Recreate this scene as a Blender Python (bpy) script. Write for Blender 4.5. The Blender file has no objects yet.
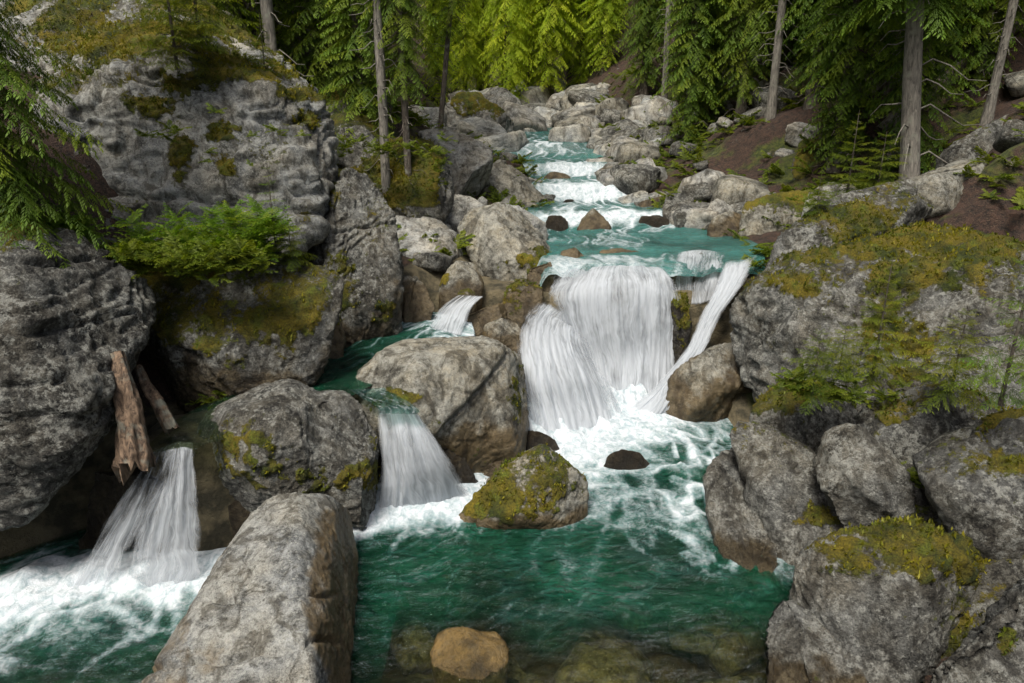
import bpy, bmesh, math, random
import numpy as np
from mathutils import Vector

random.seed(7)
rng = np.random.default_rng(7)
SC = bpy.context.scene
COL = SC.collection

# ------------------------------------------------------------------ camera, world, sun, exposure
CAMZ, PITCH, FPX = 4.06, math.radians(18.0), 683.0
cam_d = bpy.data.cameras.new('camera')
cam = bpy.data.objects.new('camera', cam_d)
COL.objects.link(cam)
cam.location = (0, 0, CAMZ)
cam.rotation_euler = (math.radians(90) - PITCH, 0, 0)
cam_d.sensor_width = 36.0
cam_d.lens = 36.0 * FPX / 1024.0
cam_d.clip_start = 0.05
cam_d.clip_end = 600
SC.camera = cam

SUN_EL, SUN_AZ = math.radians(60), math.radians(-155)      # azimuth from +Y towards +X
world = bpy.data.worlds.new('World')
SC.world = world
world.use_nodes = True
wn = world.node_tree
wn.nodes.clear()
sky = wn.nodes.new('ShaderNodeTexSky')
sky.sky_type = 'NISHITA'
sky.sun_disc = False
sky.sun_elevation = SUN_EL
sky.sun_rotation = SUN_AZ
sky.air_density = 1.0
sky.dust_density = 4.0
sky.ozone_density = 0.6
bg = wn.nodes.new('ShaderNodeBackground')
bg.inputs['Strength'].default_value = 0.10
wo = wn.nodes.new('ShaderNodeOutputWorld')
wb = wn.nodes.new('ShaderNodeMix'); wb.data_type = 'RGBA'; wb.blend_type = 'MULTIPLY'     # white balance
wb.inputs[0].default_value = 1.0; wb.inputs[7].default_value = (1.02, .98, .90, 1)
wn.links.new(sky.outputs[0], wb.inputs[6])
wn.links.new(wb.outputs[2], bg.inputs[0])
wn.links.new(bg.outputs[0], wo.inputs[0])

sd = bpy.data.lights.new('sun', 'SUN')
sd.energy = 3.2
sd.angle = math.radians(20)
sd.color = (1.0, 0.96, 0.89)
sun = bpy.data.objects.new('sun', sd)
COL.objects.link(sun)
sv = Vector((math.sin(SUN_AZ) * math.cos(SUN_EL), math.cos(SUN_AZ) * math.cos(SUN_EL), math.sin(SUN_EL)))
sun.rotation_euler = sv.to_track_quat('Z', 'Y').to_euler()
sun.location = (0, 0, 40)

SC.view_settings.view_transform = 'Standard'
SC.view_settings.look = 'None'
SC.view_settings.gamma = 1.0
SC.view_settings.use_curve_mapping = False
SC.view_settings.exposure = 0.66
SC.render.engine = 'CYCLES'
SC.cycles.max_bounces = 6
SC.cycles.diffuse_bounces = 3
SC.cycles.glossy_bounces = 2
SC.cycles.transmission_bounces = 2
SC.cycles.transparent_max_bounces = 12
SC.cycles.caustics_reflective = False
SC.cycles.caustics_refractive = False
SC.cycles.use_denoising = True
SC.cycles.sample_clamp_indirect = 4.0

# ------------------------------------------------------------------ pixel <-> world helpers (used while laying out)
CS, SN = math.cos(PITCH), math.sin(PITCH)
def ray(px, py):
    u = 341.5 - py
    return np.array([px - 512.0, FPX * CS + u * SN, -FPX * SN + u * CS])
def W(px, py, Y):
    r = ray(px, py)
    return np.array([0, 0, CAMZ]) + r * (Y / r[1])
def G(px, py, z=0.0):
    r = ray(px, py)
    return np.array([0, 0, CAMZ]) + r * ((z - CAMZ) / r[2])
def project(P):
    d = P - np.array([0, 0, CAMZ])
    depth = d[:, 1] * CS - d[:, 2] * SN
    up = d[:, 1] * SN + d[:, 2] * CS
    return np.stack([512 + FPX * d[:, 0] / depth, 341.5 - FPX * up / depth], 1)

# ------------------------------------------------------------------ noise
_perm = rng.permutation(256)
_perm = np.concatenate([_perm, _perm, _perm])
_g = rng.normal(size=(256, 3)); _g /= np.linalg.norm(_g, axis=1)[:, None]
_g = _g.astype(np.float32)
def perlin(P):
    P = np.asarray(P, np.float32)
    I = np.floor(P).astype(np.int32)
    F = P - I
    I &= 255
    U = F * F * F * (F * (F * 6 - 15) + 10)
    out = 0
    for dx in (0, 1):
        wx = U[:, 0] if dx else 1 - U[:, 0]
        a = _perm[I[:, 0] + dx]
        for dy in (0, 1):
            wy = U[:, 1] if dy else 1 - U[:, 1]
            b = _perm[a + I[:, 1] + dy]
            for dz in (0, 1):
                wz = U[:, 2] if dz else 1 - U[:, 2]
                g = _g[_perm[b + I[:, 2] + dz] & 255]
                out = out + wx * wy * wz * (g[:, 0] * (F[:, 0] - dx) + g[:, 1] * (F[:, 1] - dy) + g[:, 2] * (F[:, 2] - dz))
    return out * 1.6
def fbm(P, octs=4, gain=0.5, lac=2.03, off=0.0):
    P = np.asarray(P, np.float32) + off
    s = 0; a = 1.0
    for _ in range(octs):
        s = s + a * perlin(P)
        P = P * lac + 17.3
        a *= gain
    return s
def sstep(a, b, x):
    t = np.clip((x - a) / (b - a), 0, 1)
    return t * t * (3 - 2 * t)

# ------------------------------------------------------------------ object helpers
def mesh_np(name, V, F, mat, smooth=True, attrs=None, uv=None):
    V = np.asarray(V, np.float32); F = np.asarray(F, np.int32)
    me = bpy.data.meshes.new(name)
    k = F.shape[1]
    me.vertices.add(len(V)); me.vertices.foreach_set('co', V.ravel())
    me.loops.add(F.size); me.loops.foreach_set('vertex_index', F.ravel())
    me.polygons.add(len(F))
    me.polygons.foreach_set('loop_start', np.arange(0, F.size, k, dtype=np.int32))
    me.polygons.foreach_set('use_smooth', np.full(len(F), smooth, dtype=bool))
    me.update(calc_edges=True)
    for an, av in (attrs or {}).items():
        at = me.attributes.new(an, 'FLOAT', 'POINT')
        at.data.foreach_set('value', np.asarray(av, np.float32))
    if uv is not None:
        l = me.uv_layers.new(name='UVMap')
        l.data.foreach_set('uv', np.asarray(uv, np.float32)[F.ravel()].ravel())
    if mat: me.materials.append(mat)
    return me
def link(name, me, loc=(0, 0, 0), parent=None, label=None, cat=None, group=None, kind=None):
    o = bpy.data.objects.new(name, me)
    COL.objects.link(o)
    o.location = loc
    if parent is not None: o.parent = parent
    if label: o['label'] = label
    if cat: o['category'] = cat
    if group: o['group'] = group
    if kind: o['kind'] = kind
    return o

# ------------------------------------------------------------------ material helpers
def newmat(name):
    m = bpy.data.materials.new(name); m.use_nodes = True
    nt = m.node_tree; nt.nodes.clear()
    return m, nt
class NB:
    def __init__(s, nt): s.nt = nt
    def n(s, t, **kw):
        nd = s.nt.nodes.new(t)
        for k, v in kw.items(): setattr(nd, k, v)
        return nd
    def lk(s, a, b): s.nt.links.new(a, b)
    def put(s, sock, v):
        if hasattr(v, 'is_linked') or hasattr(v, 'links'): s.lk(v, sock)
        else: sock.default_value = v
    def noise(s, vec, scale, detail=4, rough=0.55, dist=0.0):
        nd = s.n('ShaderNodeTexNoise')
        if vec is not None: s.lk(vec, nd.inputs['Vector'])
        nd.inputs['Scale'].default_value = scale; nd.inputs['Detail'].default_value = detail
        nd.inputs['Roughness'].default_value = rough; nd.inputs['Distortion'].default_value = dist
        return nd.outputs[0]
    def vor(s, vec, scale, feature='F1'):
        nd = s.n('ShaderNodeTexVoronoi', feature=feature)
        s.lk(vec, nd.inputs['Vector']); nd.inputs['Scale'].default_value = scale
        return nd.outputs['Distance']
    def rng(s, v, a, b, c=0.0, d=1.0, smooth=False):
        nd = s.n('ShaderNodeMapRange')
        if smooth: nd.interpolation_type = 'SMOOTHSTEP'
        s.put(nd.inputs[0], v)
        for i, x in enumerate((a, b, c, d)): nd.inputs[i + 1].default_value = x
        return nd.outputs[0]
    def math(s, op, a, b=0.0, c=None):
        nd = s.n('ShaderNodeMath', operation=op)
        s.put(nd.inputs[0], a); s.put(nd.inputs[1], b)
        if c is not None: s.put(nd.inputs[2], c)
        return nd.outputs[0]
    def mix(s, f, a, b, blend='MIX'):
        nd = s.n('ShaderNodeMix', data_type='RGBA', blend_type=blend)
        s.put(nd.inputs[0], f)
        s.put(nd.inputs[6], a if not isinstance(a, tuple) else (*a, 1)[:4])
        s.put(nd.inputs[7], b if not isinstance(b, tuple) else (*b, 1)[:4])
        return nd.outputs[2]
    def attr(s, name):
        nd = s.n('ShaderNodeAttribute', attribute_name=name)
        return nd.outputs['Fac']
    def mapping(s, vec, scale):
        nd = s.n('ShaderNodeMapping'); s.lk(vec, nd.inputs[0]); nd.inputs['Scale'].default_value = scale
        return nd.outputs[0]
    def bump(s, h, strength, dist, normal=None):
        nd = s.n('ShaderNodeBump'); nd.inputs['Strength'].default_value = strength
        nd.inputs['Distance'].default_value = dist; s.put(nd.inputs['Height'], h)
        if normal is not None: s.lk(normal, nd.inputs['Normal'])
        return nd.outputs[0]

def rock_material(name, lo=(.055, .054, .05), hi=(.36, .35, .31), grain=1.0, mossA=(.045, .06, .007), mossB=(.21, .165, .011), mossC=(.13, .155, .012), wetc=(.032, .022, .009), bumps=1.0, speck=1.0):
    m, nt = newmat(name); b = NB(nt)
    tc = b.n('ShaderNodeTexCoord').outputs['Object']
    big = b.noise(tc, 1.3 * grain, 5, .6)
    mid = b.noise(tc, 7 * grain, 8, .68, .4)
    fine = b.noise(tc, 55 * grain, 5, .7)
    vn = b.noise(b.mapping(tc, (1, 1, .35)), 4.5 * grain, 6, .65, 1.0)
    v = b.math('MULTIPLY_ADD', mid, .55, b.math('MULTIPLY', big, .45))
    v = b.math('MULTIPLY_ADD', b.math('SUBTRACT', fine, .5), .42 * speck, v)
    base = b.mix(b.rng(v, .38, .60), lo, hi)
    tint = b.mix(b.rng(b.noise(tc, 2.2, 3), .4, .62), (.98, 1, 1.02), (1.05, .99, .88))
    base = b.mix(1.0, base, tint, 'MULTIPLY')
    # pale lichen crusts
    li = b.math('ADD', b.noise(tc, 17 * grain, 6, .72), b.math('MULTIPLY', b.noise(tc, 2.0, 2), .35))
    base = b.mix(b.rng(li, .67, .76, 0, .65 * speck), base, (.36, .365, .33))
    # dark lichen / seep stains
    st = b.rng(vn, .48, .60, 0, .85)
    base = b.mix(st, base, b.mix(1.0, base, (.30, .28, .25), 'MULTIPLY'))
    blot = b.noise(tc, 24 * grain, 5, .75, .3)
    base = b.mix(b.rng(blot, .52, .60, 0, .55 * speck), base, b.mix(1.0, base, (.5, .49, .47), 'MULTIPLY'))
    pits = b.rng(b.noise(tc, 30 * grain, 4, .8), .36, .44, .75, 0)
    base = b.mix(pits, base, b.mix(1.0, base, (.22, .21, .2), 'MULTIPLY'))
    wet = b.attr('wet')
    wn_ = b.math('ADD', wet, b.rng(b.noise(tc, 6, 5, .65), .3, .7, -.25, .25))
    wf = b.rng(wn_, .35, .75, 0, .9)
    wcol = b.mix(b.rng(b.noise(tc, 5, 4), .38, .62), wetc, tuple(min(1, c * 1.8) for c in wetc))
    base = b.mix(wf, base, b.mix(.72, wcol, b.mix(1.0, base, wetc and (.42, .32, .18), 'MULTIPLY')))
    gr = b.noise(tc, 130 * grain, 2, .5)
    base = b.mix(b.rng(gr, .56, .66, 0, .5), base, b.mix(1.0, base, (.35, .35, .35), 'MULTIPLY'))
    # moss
    ms = b.attr('moss')
    mm = b.math('ADD', ms, b.rng(b.noise(tc, 13, 8, .75), .25, .75, -.5, .5))
    mf = b.rng(mm, .42, .60, 0, 1)
    mcol = b.mix(b.rng(b.noise(tc, 2.6, 4, .6), .38, .62), mossA, mossB)
    mcol = b.mix(b.rng(b.noise(tc, 6.5, 4, .6), .52, .68), mcol, mossC)
    mcol = b.mix(b.rng(b.noise(tc, 60, 3, .7), .35, .65), b.mix(1.0, mcol, (.35, .35, .35), 'MULTIPLY'), mcol)
    base = b.mix(mf, base, mcol)
    h = b.math('MULTIPLY_ADD', mid, .8, b.math('MULTIPLY', fine, .34))
    nrm = b.bump(h, 1.0 * bumps, .10 / grain)
    nrm = b.bump(b.math('MULTIPLY', b.noise(tc, 45, 4, .8), mf), .8, .04, nrm)
    p = b.n('ShaderNodeBsdfPrincipled')
    b.lk(base, p.inputs['Base Color']); b.lk(nrm, p.inputs['Normal'])
    b.lk(b.math('MULTIPLY_ADD', wf, b.math('MULTIPLY_ADD', mf, .5, -.5), .88), p.inputs['Roughness'])
    p.inputs['Specular IOR Level'].default_value = .35
    o = b.n('ShaderNodeOutputMaterial'); b.lk(p.outputs[0], o.inputs[0])
    return m
M = {}
M['grey'] = rock_material('granite_grey', (.020, .020, .018), (.20, .198, .18))
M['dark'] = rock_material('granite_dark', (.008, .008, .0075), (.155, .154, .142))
M['pale'] = rock_material('granite_pale', (.07, .07, .064), (.40, .397, .37), speck=.6, bumps=.6)
M['warm'] = rock_material('granite_warm', (.035, .033, .026), (.31, .298, .25), speck=.6, bumps=.6, wetc=(.055, .035, .012))
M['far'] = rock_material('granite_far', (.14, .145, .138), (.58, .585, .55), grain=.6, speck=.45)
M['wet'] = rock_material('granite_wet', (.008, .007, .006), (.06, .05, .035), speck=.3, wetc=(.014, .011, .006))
M['slab'] = rock_material('granite_slab', (.07, .073, .072), (.33, .335, .32), grain=1.4, speck=1.0, bumps=.75, wetc=(.15, .092, .03))
M['bed'] = rock_material('bed_stone', (.09, .07, .03), (.42, .33, .16), speck=.4, bumps=.6, wetc=(.06, .045, .015))

# ------------------------------------------------------------------ terrain
def interp(x, xs, ys): return np.interp(x, xs, ys)
EY = [0, 4, 5.5, 6.3, 7, 9, 10.5, 12, 13.5, 15, 16.5, 18, 20.5, 22, 25, 32, 50, 120]
XL = [-5.6, -5.6, -5.4, -4.6, -3.7, -3.0, -1.6, -.5, -.2, .5, .7, .7, .2, -.8, -1.6, -1.2, -3, -3]
XR = [2.8, 2.4, 2.4, 2.7, 3.0, 3.1, 3.7, 4.2, 4.0, 3.2, 2.6, 2.6, 2.9, 3.0, 2.2, .9, -1, -1]
WY = [0, 9.9, 10.3, 14, 14.8, 16.3, 16.9, 18.3, 18.9, 21.5, 23, 27, 33, 50, 80, 120]
WZ = [0, 0, 1.9, 1.95, 2.2, 2.25, 2.6, 2.66, 2.95, 3.0, 3.35, 3.7, 4.1, 5.9, 13, 36]
def water_z(y): return interp(y, WY, WZ)
MOUND = np.array([(-3.25, 6.5), (-2.5, 7.2), (-1.75, 8.1), (-.9, 9.3), (-.3, 10.4)])
def seg_dist(x, y, pts):
    d = np.full(np.shape(x), 1e9)
    for a, c in zip(pts[:-1], pts[1:]):
        ab = c - a
        t = np.clip(((x - a[0]) * ab[0] + (y - a[1]) * ab[1]) / (ab @ ab), 0, 1)
        d = np.minimum(d, np.hypot(x - a[0] - t * ab[0], y - a[1] - t * ab[1]))
    return d
def terrain_z(x, y, noise=True):
    x = np.asarray(x, float); y = np.asarray(y, float)
    sl = interp(y, EY, XL) - x
    sr = x - interp(y, EY, XR)
    wz = water_z(y)
    zb = np.maximum(wz, interp(y, [0, 7, 10, 12], [.6, .9, 1.6, 1.9]))
    left = interp(sl, [0, 1, 2, 3, 5, 10, 30, 80], [-.1, .6, 2.2, 3.0, 3.9, 6.2, 19, 60])
    leftfar = interp(sl, [0, 1, 2, 3, 5, 10, 30, 80], [-.1, .1, .45, 1.1, 2.4, 5.3, 19, 60])
    t = sstep(9.3, 10.9, y); left = left * (1 - t) + leftfar * t
    right = interp(sr, [0, 1, 2.6, 6, 10, 30, 80], [-.1, .15, .75, 2.8, 5.8, 21, 60])
    rn = interp(sr, [0, .5, 1, 2.6, 6, 10, 30, 80], [-1.2, -1.0, -.8, -.1, 1.8, 4.4, 19, 58]); tr_ = sstep(8.2, 10.8, y); right = rn * (1 - tr_) + right * tr_
    bed = wz - .75 + np.where(y < 9.9, .55 * sstep(5.0, 4.2, y), 0.35)
    z = np.where(sl > 0, zb + left, np.where(sr > 0, zb + right, bed))
    # soft shoulder inside the channel
    e = np.minimum(-sl, -sr)
    k = sstep(.5, 0, e) * ((sl <= 0) & (sr <= 0)) * np.where(-sr < -sl, sstep(8.2, 10.8, y), 1)
    z = z * (1 - k) + k * (zb - .1)
    dm = seg_dist(x, y, MOUND)
    z = np.maximum(z, np.where(y < 10.5, .95 - np.maximum(0, dm - .55) * 3.5, -9))
    if noise:
        P = np.stack([x, y, np.zeros_like(x)], -1).reshape(-1, 3)
        amp = .10 + .45 * sstep(0, 4, np.maximum(sl, sr)).reshape(-1)
        z = z + (fbm(P * .45, 4, .5) * amp + .05 * fbm(P * 2.3, 3)).reshape(x.shape)
    return z
def stretch(a, b, n, c, w):      # denser samples near c
    t = np.linspace(-1, 1, n)
    s = np.sign(t) * (np.abs(t) * w + np.abs(t) ** 4 * (1 - w))
    return np.where(s < 0, c + s * (c - a), c + s * (b - c))
gx = stretch(-75, 75, 420, 0, .14); gy = np.concatenate([np.linspace(-6, 1, 12), np.linspace(1.2, 16, 150), np.linspace(16.2, 130, 230)])
X, Y = np.meshgrid(gx, gy)
Z = terrain_z(X, Y)
nx, ny = len(gx), len(gy)
idx = np.arange(nx * ny).reshape(ny, nx)
F = np.stack([idx[:-1, :-1], idx[:-1, 1:], idx[1:, 1:], idx[1:, :-1]], -1).reshape(-1, 4)

def ground_material():
    m, nt = newmat('forest_floor'); b = NB(nt)
    tc = b.n('ShaderNodeTexCoord').outputs['Object']
    n1 = b.noise(tc, .9, 6, .65); n2 = b.noise(tc, 9, 6, .75); n3 = b.noise(tc, 45, 3, .7)
    c = b.mix(b.rng(n2, .38, .6), (.014, .009, .006), (.065, .034, .022))
    c = b.mix(b.rng(n3, .55, .7), c, (.12, .08, .05))
    c = b.mix(b.rng(n1, .50, .60), c, b.mix(b.rng(n2, .4, .6), (.02, .032, .006), (.085, .10, .012)))
    c = b.mix(b.rng(b.noise(tc, 1.7, 7, .75), .62, .66), c, (.17, .165, .15))
    bedm = b.attr('bed')
    vs = b.vor(tc, 3.5)
    bc = b.mix(b.rng(b.noise(tc, 4, 5), .4, .6), (.045, .04, .022), (.17, .14, .08))
    c = b.mix(bedm, c, bc)
    p = b.n('ShaderNodeBsdfPrincipled'); p.inputs['Roughness'].default_value = .95
    b.lk(c, p.inputs['Base Color'])
    b.lk(b.bump(b.math('ADD', n2, b.math('MULTIPLY', n3, .3)), 1.0, .12), p.inputs['Normal'])
    o = b.n('ShaderNodeOutputMaterial'); b.lk(p.outputs[0], o.inputs[0])
    return m
bedmask = (((X > interp(Y, EY, XL) - .2) & (X < interp(Y, EY, XR) + .2)) | (seg_dist(X, Y, MOUND) < .9)).astype(float)
me = mesh_np('ground', np.stack([X, Y, Z], -1).reshape(-1, 3), F, ground_material(), attrs={'bed': bedmask.ravel()})
link('ground', me, kind='structure')

# ------------------------------------------------------------------ boulders
_ico = {}
def ico(level):
    if level not in _ico:
        bm = bmesh.new(); bmesh.ops.create_icosphere(bm, subdivisions=level, radius=1.0)
        V = np.array([v.co[:] for v in bm.verts]); Fc = np.array([[v.index for v in f.verts] for f in bm.faces])
        bm.free(); _ico[level] = (V, Fc)
    return _ico[level]
def hull_planes(P):
    bm = bmesh.new()
    for p in P: bm.verts.new(p)
    r = bmesh.ops.convex_hull(bm, input=bm.verts)
    bmesh.ops.recalc_face_normals(bm, faces=bm.faces)
    N, D, A = [], [], []
    for f in bm.faces:
        a = f.calc_area()
        if a < 1e-5: continue
        n = np.array(f.normal[:]); d = n @ np.array(f.verts[0].co[:])
        N.append(n); D.append(d); A.append(a)
    bm.free()
    N = np.array(N); D = np.array(D); A = np.array(A)
    c = P.mean(0)
    s = np.sign(D - N @ c); s[s == 0] = 1
    N = N * s[:, None]; D = D * s
    order = np.argsort(-A); keep = []
    for i in order:
        if all(N[i] @ N[j] < .992 for j in keep): keep.append(i)
    return N[keep], D[keep]
_seed = [0]
TUFTS = []
def shape_rock(P, level=5, p=220, chips=12, cuts=7, amp=.02, freq=1.6, strata=0.0, cracks=(), patches=(), wetp=(), terr=1.0, moss=.2, wetline=None, wetw=.35, sdir=(0, 0, 1), auto=3, seed=None):
    """P: hull points (world). Returns V (world), F, attrs"""
    if seed is None: _seed[0] += 1; seed = _seed[0]
    r = np.random.default_rng(seed)
    lo, hi = P.min(0), P.max(0)
    c = (lo + hi) / 2; S = np.maximum((hi - lo) / 2, .02)
    Q = (P - c) / S
    N, D = hull_planes(Q)
    cc = Q.mean(0) * .5
    D = D - N @ cc; Q = Q - cc
    ok = D > .03; N, D = N[ok], D[ok]
    if chips:
        cn = r.normal(size=(chips, 3)); cn /= np.linalg.norm(cn, axis=1)[:, None]
        sup = (Q @ cn.T).max(0)
        N = np.concatenate([N, cn]); D = np.concatenate([D, sup * r.uniform(.92, .995, chips)])
    if cuts:          # broad fracture faces on the side that is seen
        tc_ = np.array([0, 0, CAMZ]) - c; tc_ = tc_ / np.linalg.norm(tc_)
        cn = tc_ * .9 + r.normal(size=(cuts, 3)) * .62 + np.array([0, 0, .35]); cn *= S; cn /= np.linalg.norm(cn, axis=1)[:, None]
        sup = (Q @ cn.T).max(0)
        N = np.concatenate([N, cn]); D = np.concatenate([D, sup * r.uniform(.66, .88, cuts)])
    U, Fc = ico(level)
    T = np.maximum(U @ (N / D[:, None]).T, 0)
    Tp = T ** p
    s = Tp.sum(1)
    R = s ** (-1.0 / p)
    g = (Tp / np.maximum(T, 1e-6)) @ (N / D[:, None])
    g /= S; nrm = g / np.linalg.norm(g, axis=1)[:, None]
    nb = len(N) - chips - cuts
    T0 = (np.maximum(U @ (N[:nb] / D[:nb, None]).T, 0) ** p).sum(1) ** (-1.0 / p)
    V0 = (U * T0[:, None] + cc) * S + c
    V = (U * R[:, None] + cc) * S + c
    vl, vh = V0.min(0), V0.max(0)
    V = (V - vl) / (vh - vl) * (hi - lo) + lo
    size = float(np.sort(hi - lo)[1])
    off = seed * 7.31
    f = freq / max(size, .15) * 2.0
    d = fbm(V * f, 5, .52, off=off) * amp * size
    rid = 1 - np.abs(fbm(V * f * .8, 3, .5, off=off + 50)) * 2.2
    d -= np.maximum(rid - .72, 0) * amp * size * 1.6
    for fq, aa in ((.8, .016), (1.9, .007)):
        q = fbm(V * f * fq * np.array([1, 1, 1.5]) + .25 * fbm(V * f * 2.5, 2, off=off + 4)[:, None], 3, .5, off=off + 120) * 3.2
        d += (np.floor(q) + sstep(.38, .62, q - np.floor(q)) - q * .85) * aa * size * .95 * terr
    cel = np.abs(fbm(V * f * .55, 2, .5, off=off + 90)); d += (np.minimum(cel, .22) - .12) * amp * size * 1.3
    if strata:
        q = V @ np.array(sdir) + fbm(V * .9, 2, off=off) * .12
        w = np.abs(((q / strata) + .3 * perlin(V * .7 + off)) % 1 - .5)
        d -= np.exp(-(w / .05) ** 2) * .035 * np.clip(fbm(V * .8, 2, off=off + 9) * 2 + .7, 0, 1)
        d += (np.floor(q / strata) % 3 - 1) * .02
    if auto and level >= 6:
        for _ in range(auto):
            n_ = r.normal(size=3) * np.array([1, 1, .8]); n_ /= np.linalg.norm(n_)
            q = (V - c) @ n_ - r.uniform(-.3, .3) * size + .05 * size * fbm(V * 1.3 / size, 3, off=off + _ * 3)
            d -= .030 * size ** .5 * np.exp(-(q / (.014 * size ** .5)) ** 2) * np.clip(.4 + fbm(V * 1.2 / size, 2, off=off + _) * 2, 0, 1)
            d += r.choice([-1, 1]) * r.uniform(.006, .018) * size * np.sign(q) * sstep(0, .03 * size, np.abs(q))
    for (x0, y0, x1, y1, wd, dp) in cracks:
        n = np.cross(ray(x0, y0), ray(x1, y1)); n /= np.linalg.norm(n)
        dist = (V - np.array([0, 0, CAMZ])) @ n + fbm(V * 2.5, 3, off=off + 3) * .05
        px = project(V); L = np.array([x1 - x0, y1 - y0]); ln = np.hypot(*L)
        t = ((px - np.array([x0, y0])) @ L) / ln ** 2
        d -= dp * np.exp(-(dist / wd) ** 2) * sstep(-.1, .03, t) * sstep(1.1, .97, t)
    V = V + nrm * d[:, None]
    up = nrm[:, 2]
    ms = sstep(.15, .85, up) * moss * 1.9 + fbm(V * 1.1, 4, .55, off=off + 77) * .42 * min(1, moss * 3 + .1) + moss * .35 - .12
    if patches:
        px = project(V)
        front = (nrm * (np.array([0, 0, CAMZ]) - V)).sum(1) > 0
        for (x, y, rx, ry, st) in patches:
            q = np.hypot((px[:, 0] - x) / rx, (px[:, 1] - y) / ry)
            ms = ms + (st + .15) * sstep(1.6, .3, q + .55 * fbm(V * 3, 4, .6, off=off + 5)) * front * np.clip(.85 + 1.1 * fbm(V * 7, 3, .6, off=off + 6), 0, 1.3)
    ms = np.clip(ms, 0, 1)
    V = V + nrm * (np.clip(ms * 1.6 - .5, 0, 1) * (.022 + .03 * np.clip(fbm(V * 8, 2), -.6, 1)))[:, None]
    if wetline is None: wet = np.zeros(len(V))
    else:
        wet = sstep(wetw * 1.35, .05, V[:, 2] - wetline + fbm(V * 1.7, 3, off=off + 31) * wetw * .7)
        ms = np.where(V[:, 2] < wetline + .06, ms * .5, ms)
    if level >= 6:
        w_ = np.where((ms > .5) & (up > -.1) & (V[:, 1] < 13))[0]
        if len(w_):
            area = float(np.prod(np.sort(hi - lo)[1:]))
            k_ = r.choice(w_, min(len(w_), int(area * 420 * len(w_) / len(V)) + 5))
            TUFTS.append((V[k_], nrm[k_]))
    if wetp:
        px = project(V)
        for (x, y, rx, ry, st) in wetp:
            q = np.hypot((px[:, 0] - x) / rx, (px[:, 1] - y) / ry)
            wet = np.maximum(wet, st * sstep(1.15, .75, q + .15 * fbm(V * 3, 3, off=off + 8)))
    return V, Fc, {'moss': ms, 'wet': wet}
def boulder(name, label, outline, base_z=0.0, Y=None, front=(), slope=.55, side=.3, thick=None, drop=.4, back=.62,
            level=5, mat='grey', parent=None, group=None, cat='boulder', grow=1, **kw):
    dZ = {(float(o[0]), float(o[1])): float(o[2][1:]) for o in outline if len(o) > 2 and isinstance(o[2], str)}
    dY = {(float(o[0]), float(o[1])): o[2] for o in outline if len(o) > 2 and not isinstance(o[2], str)}
    O = np.array([o[:2] for o in outline], float)
    if grow != 1:
        O = O.mean(0) + (O - O.mean(0)) * grow
    cx, cy = (O[:, 0].min() + O[:, 0].max()) / 2, (O[:, 1].min() + O[:, 1].max()) / 2
    lowest = O[O[:, 1].argmax()]
    Yf = G(lowest[0], lowest[1], base_z)[1] if Y is None else Y
    wpx, hpx = np.ptp(O[:, 0]), np.ptp(O[:, 1])
    mpp = Yf / FPX
    if thick is None: thick = max(.75 * wpx * mpp, .5 * hpx * mpp)
    P = []
    for x, y in O:
        Yp = Yf + slope * (lowest[1] - y) * mpp + side * (abs(x - cx) / (wpx / 2)) ** 2 * wpx * mpp / 2
        if (x, y) in dY: Yp = Yf + dY[(x, y)]
        if (x, y) in dZ: Yp = G(x, y, dZ[(x, y)])[1]
        P.append(W(x, y, Yp))
    for (x, y, dy) in front: P.append(G(x, y, float(dy[1:])) if isinstance(dy, str) else W(x, y, Yf + dy))
    for x, y in O:
        xb, yb = cx + (x - cx) * back, cy + (y - cy) * back
        Yp = Yf + (dY[(x, y)] * .5 if (x, y) in dY else slope * (lowest[1] - y) * mpp) + thick
        P.append(W(xb, yb, Yp))
    if drop:
        for x, y in O:
            if y > cy + .15 * hpx:
                q = W(x, y, Yf + .15 * thick + side * (abs(x - cx) / (wpx / 2)) ** 2 * wpx * mpp / 2); q[2] -= drop; P.append(q)
                q = W(cx + (x - cx) * .8, y, Yf + thick); q[2] -= drop; P.append(q)
    P = np.array(P)
    V, Fc, at = shape_rock(P, level=level, **kw)
    loc = np.array([(V[:, 0].min() + V[:, 0].max()) / 2, (V[:, 1].min() + V[:, 1].max()) / 2, V[:, 2].min()])
    me = mesh_np(name, V - loc, Fc, M[mat], attrs=at)
    return link(name, me, loc, parent, label, cat if parent is None else None, group)

def hit(px, py, lift=0.0):       # where a sight line from the layout point meets the ground
    r_ = ray(px, py); ts = np.linspace(2.5, 60, 1200)
    P = np.array([0, 0, CAMZ]) + r_ * (ts / r_[1])[:, None]
    tz = terrain_z(P[:, 0], P[:, 1])
    i = int(np.argmax(P[:, 2] < tz)) if (P[:, 2] < tz).any() else 1199
    q = P[i].copy(); q[2] = tz[i] + lift
    return q
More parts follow.
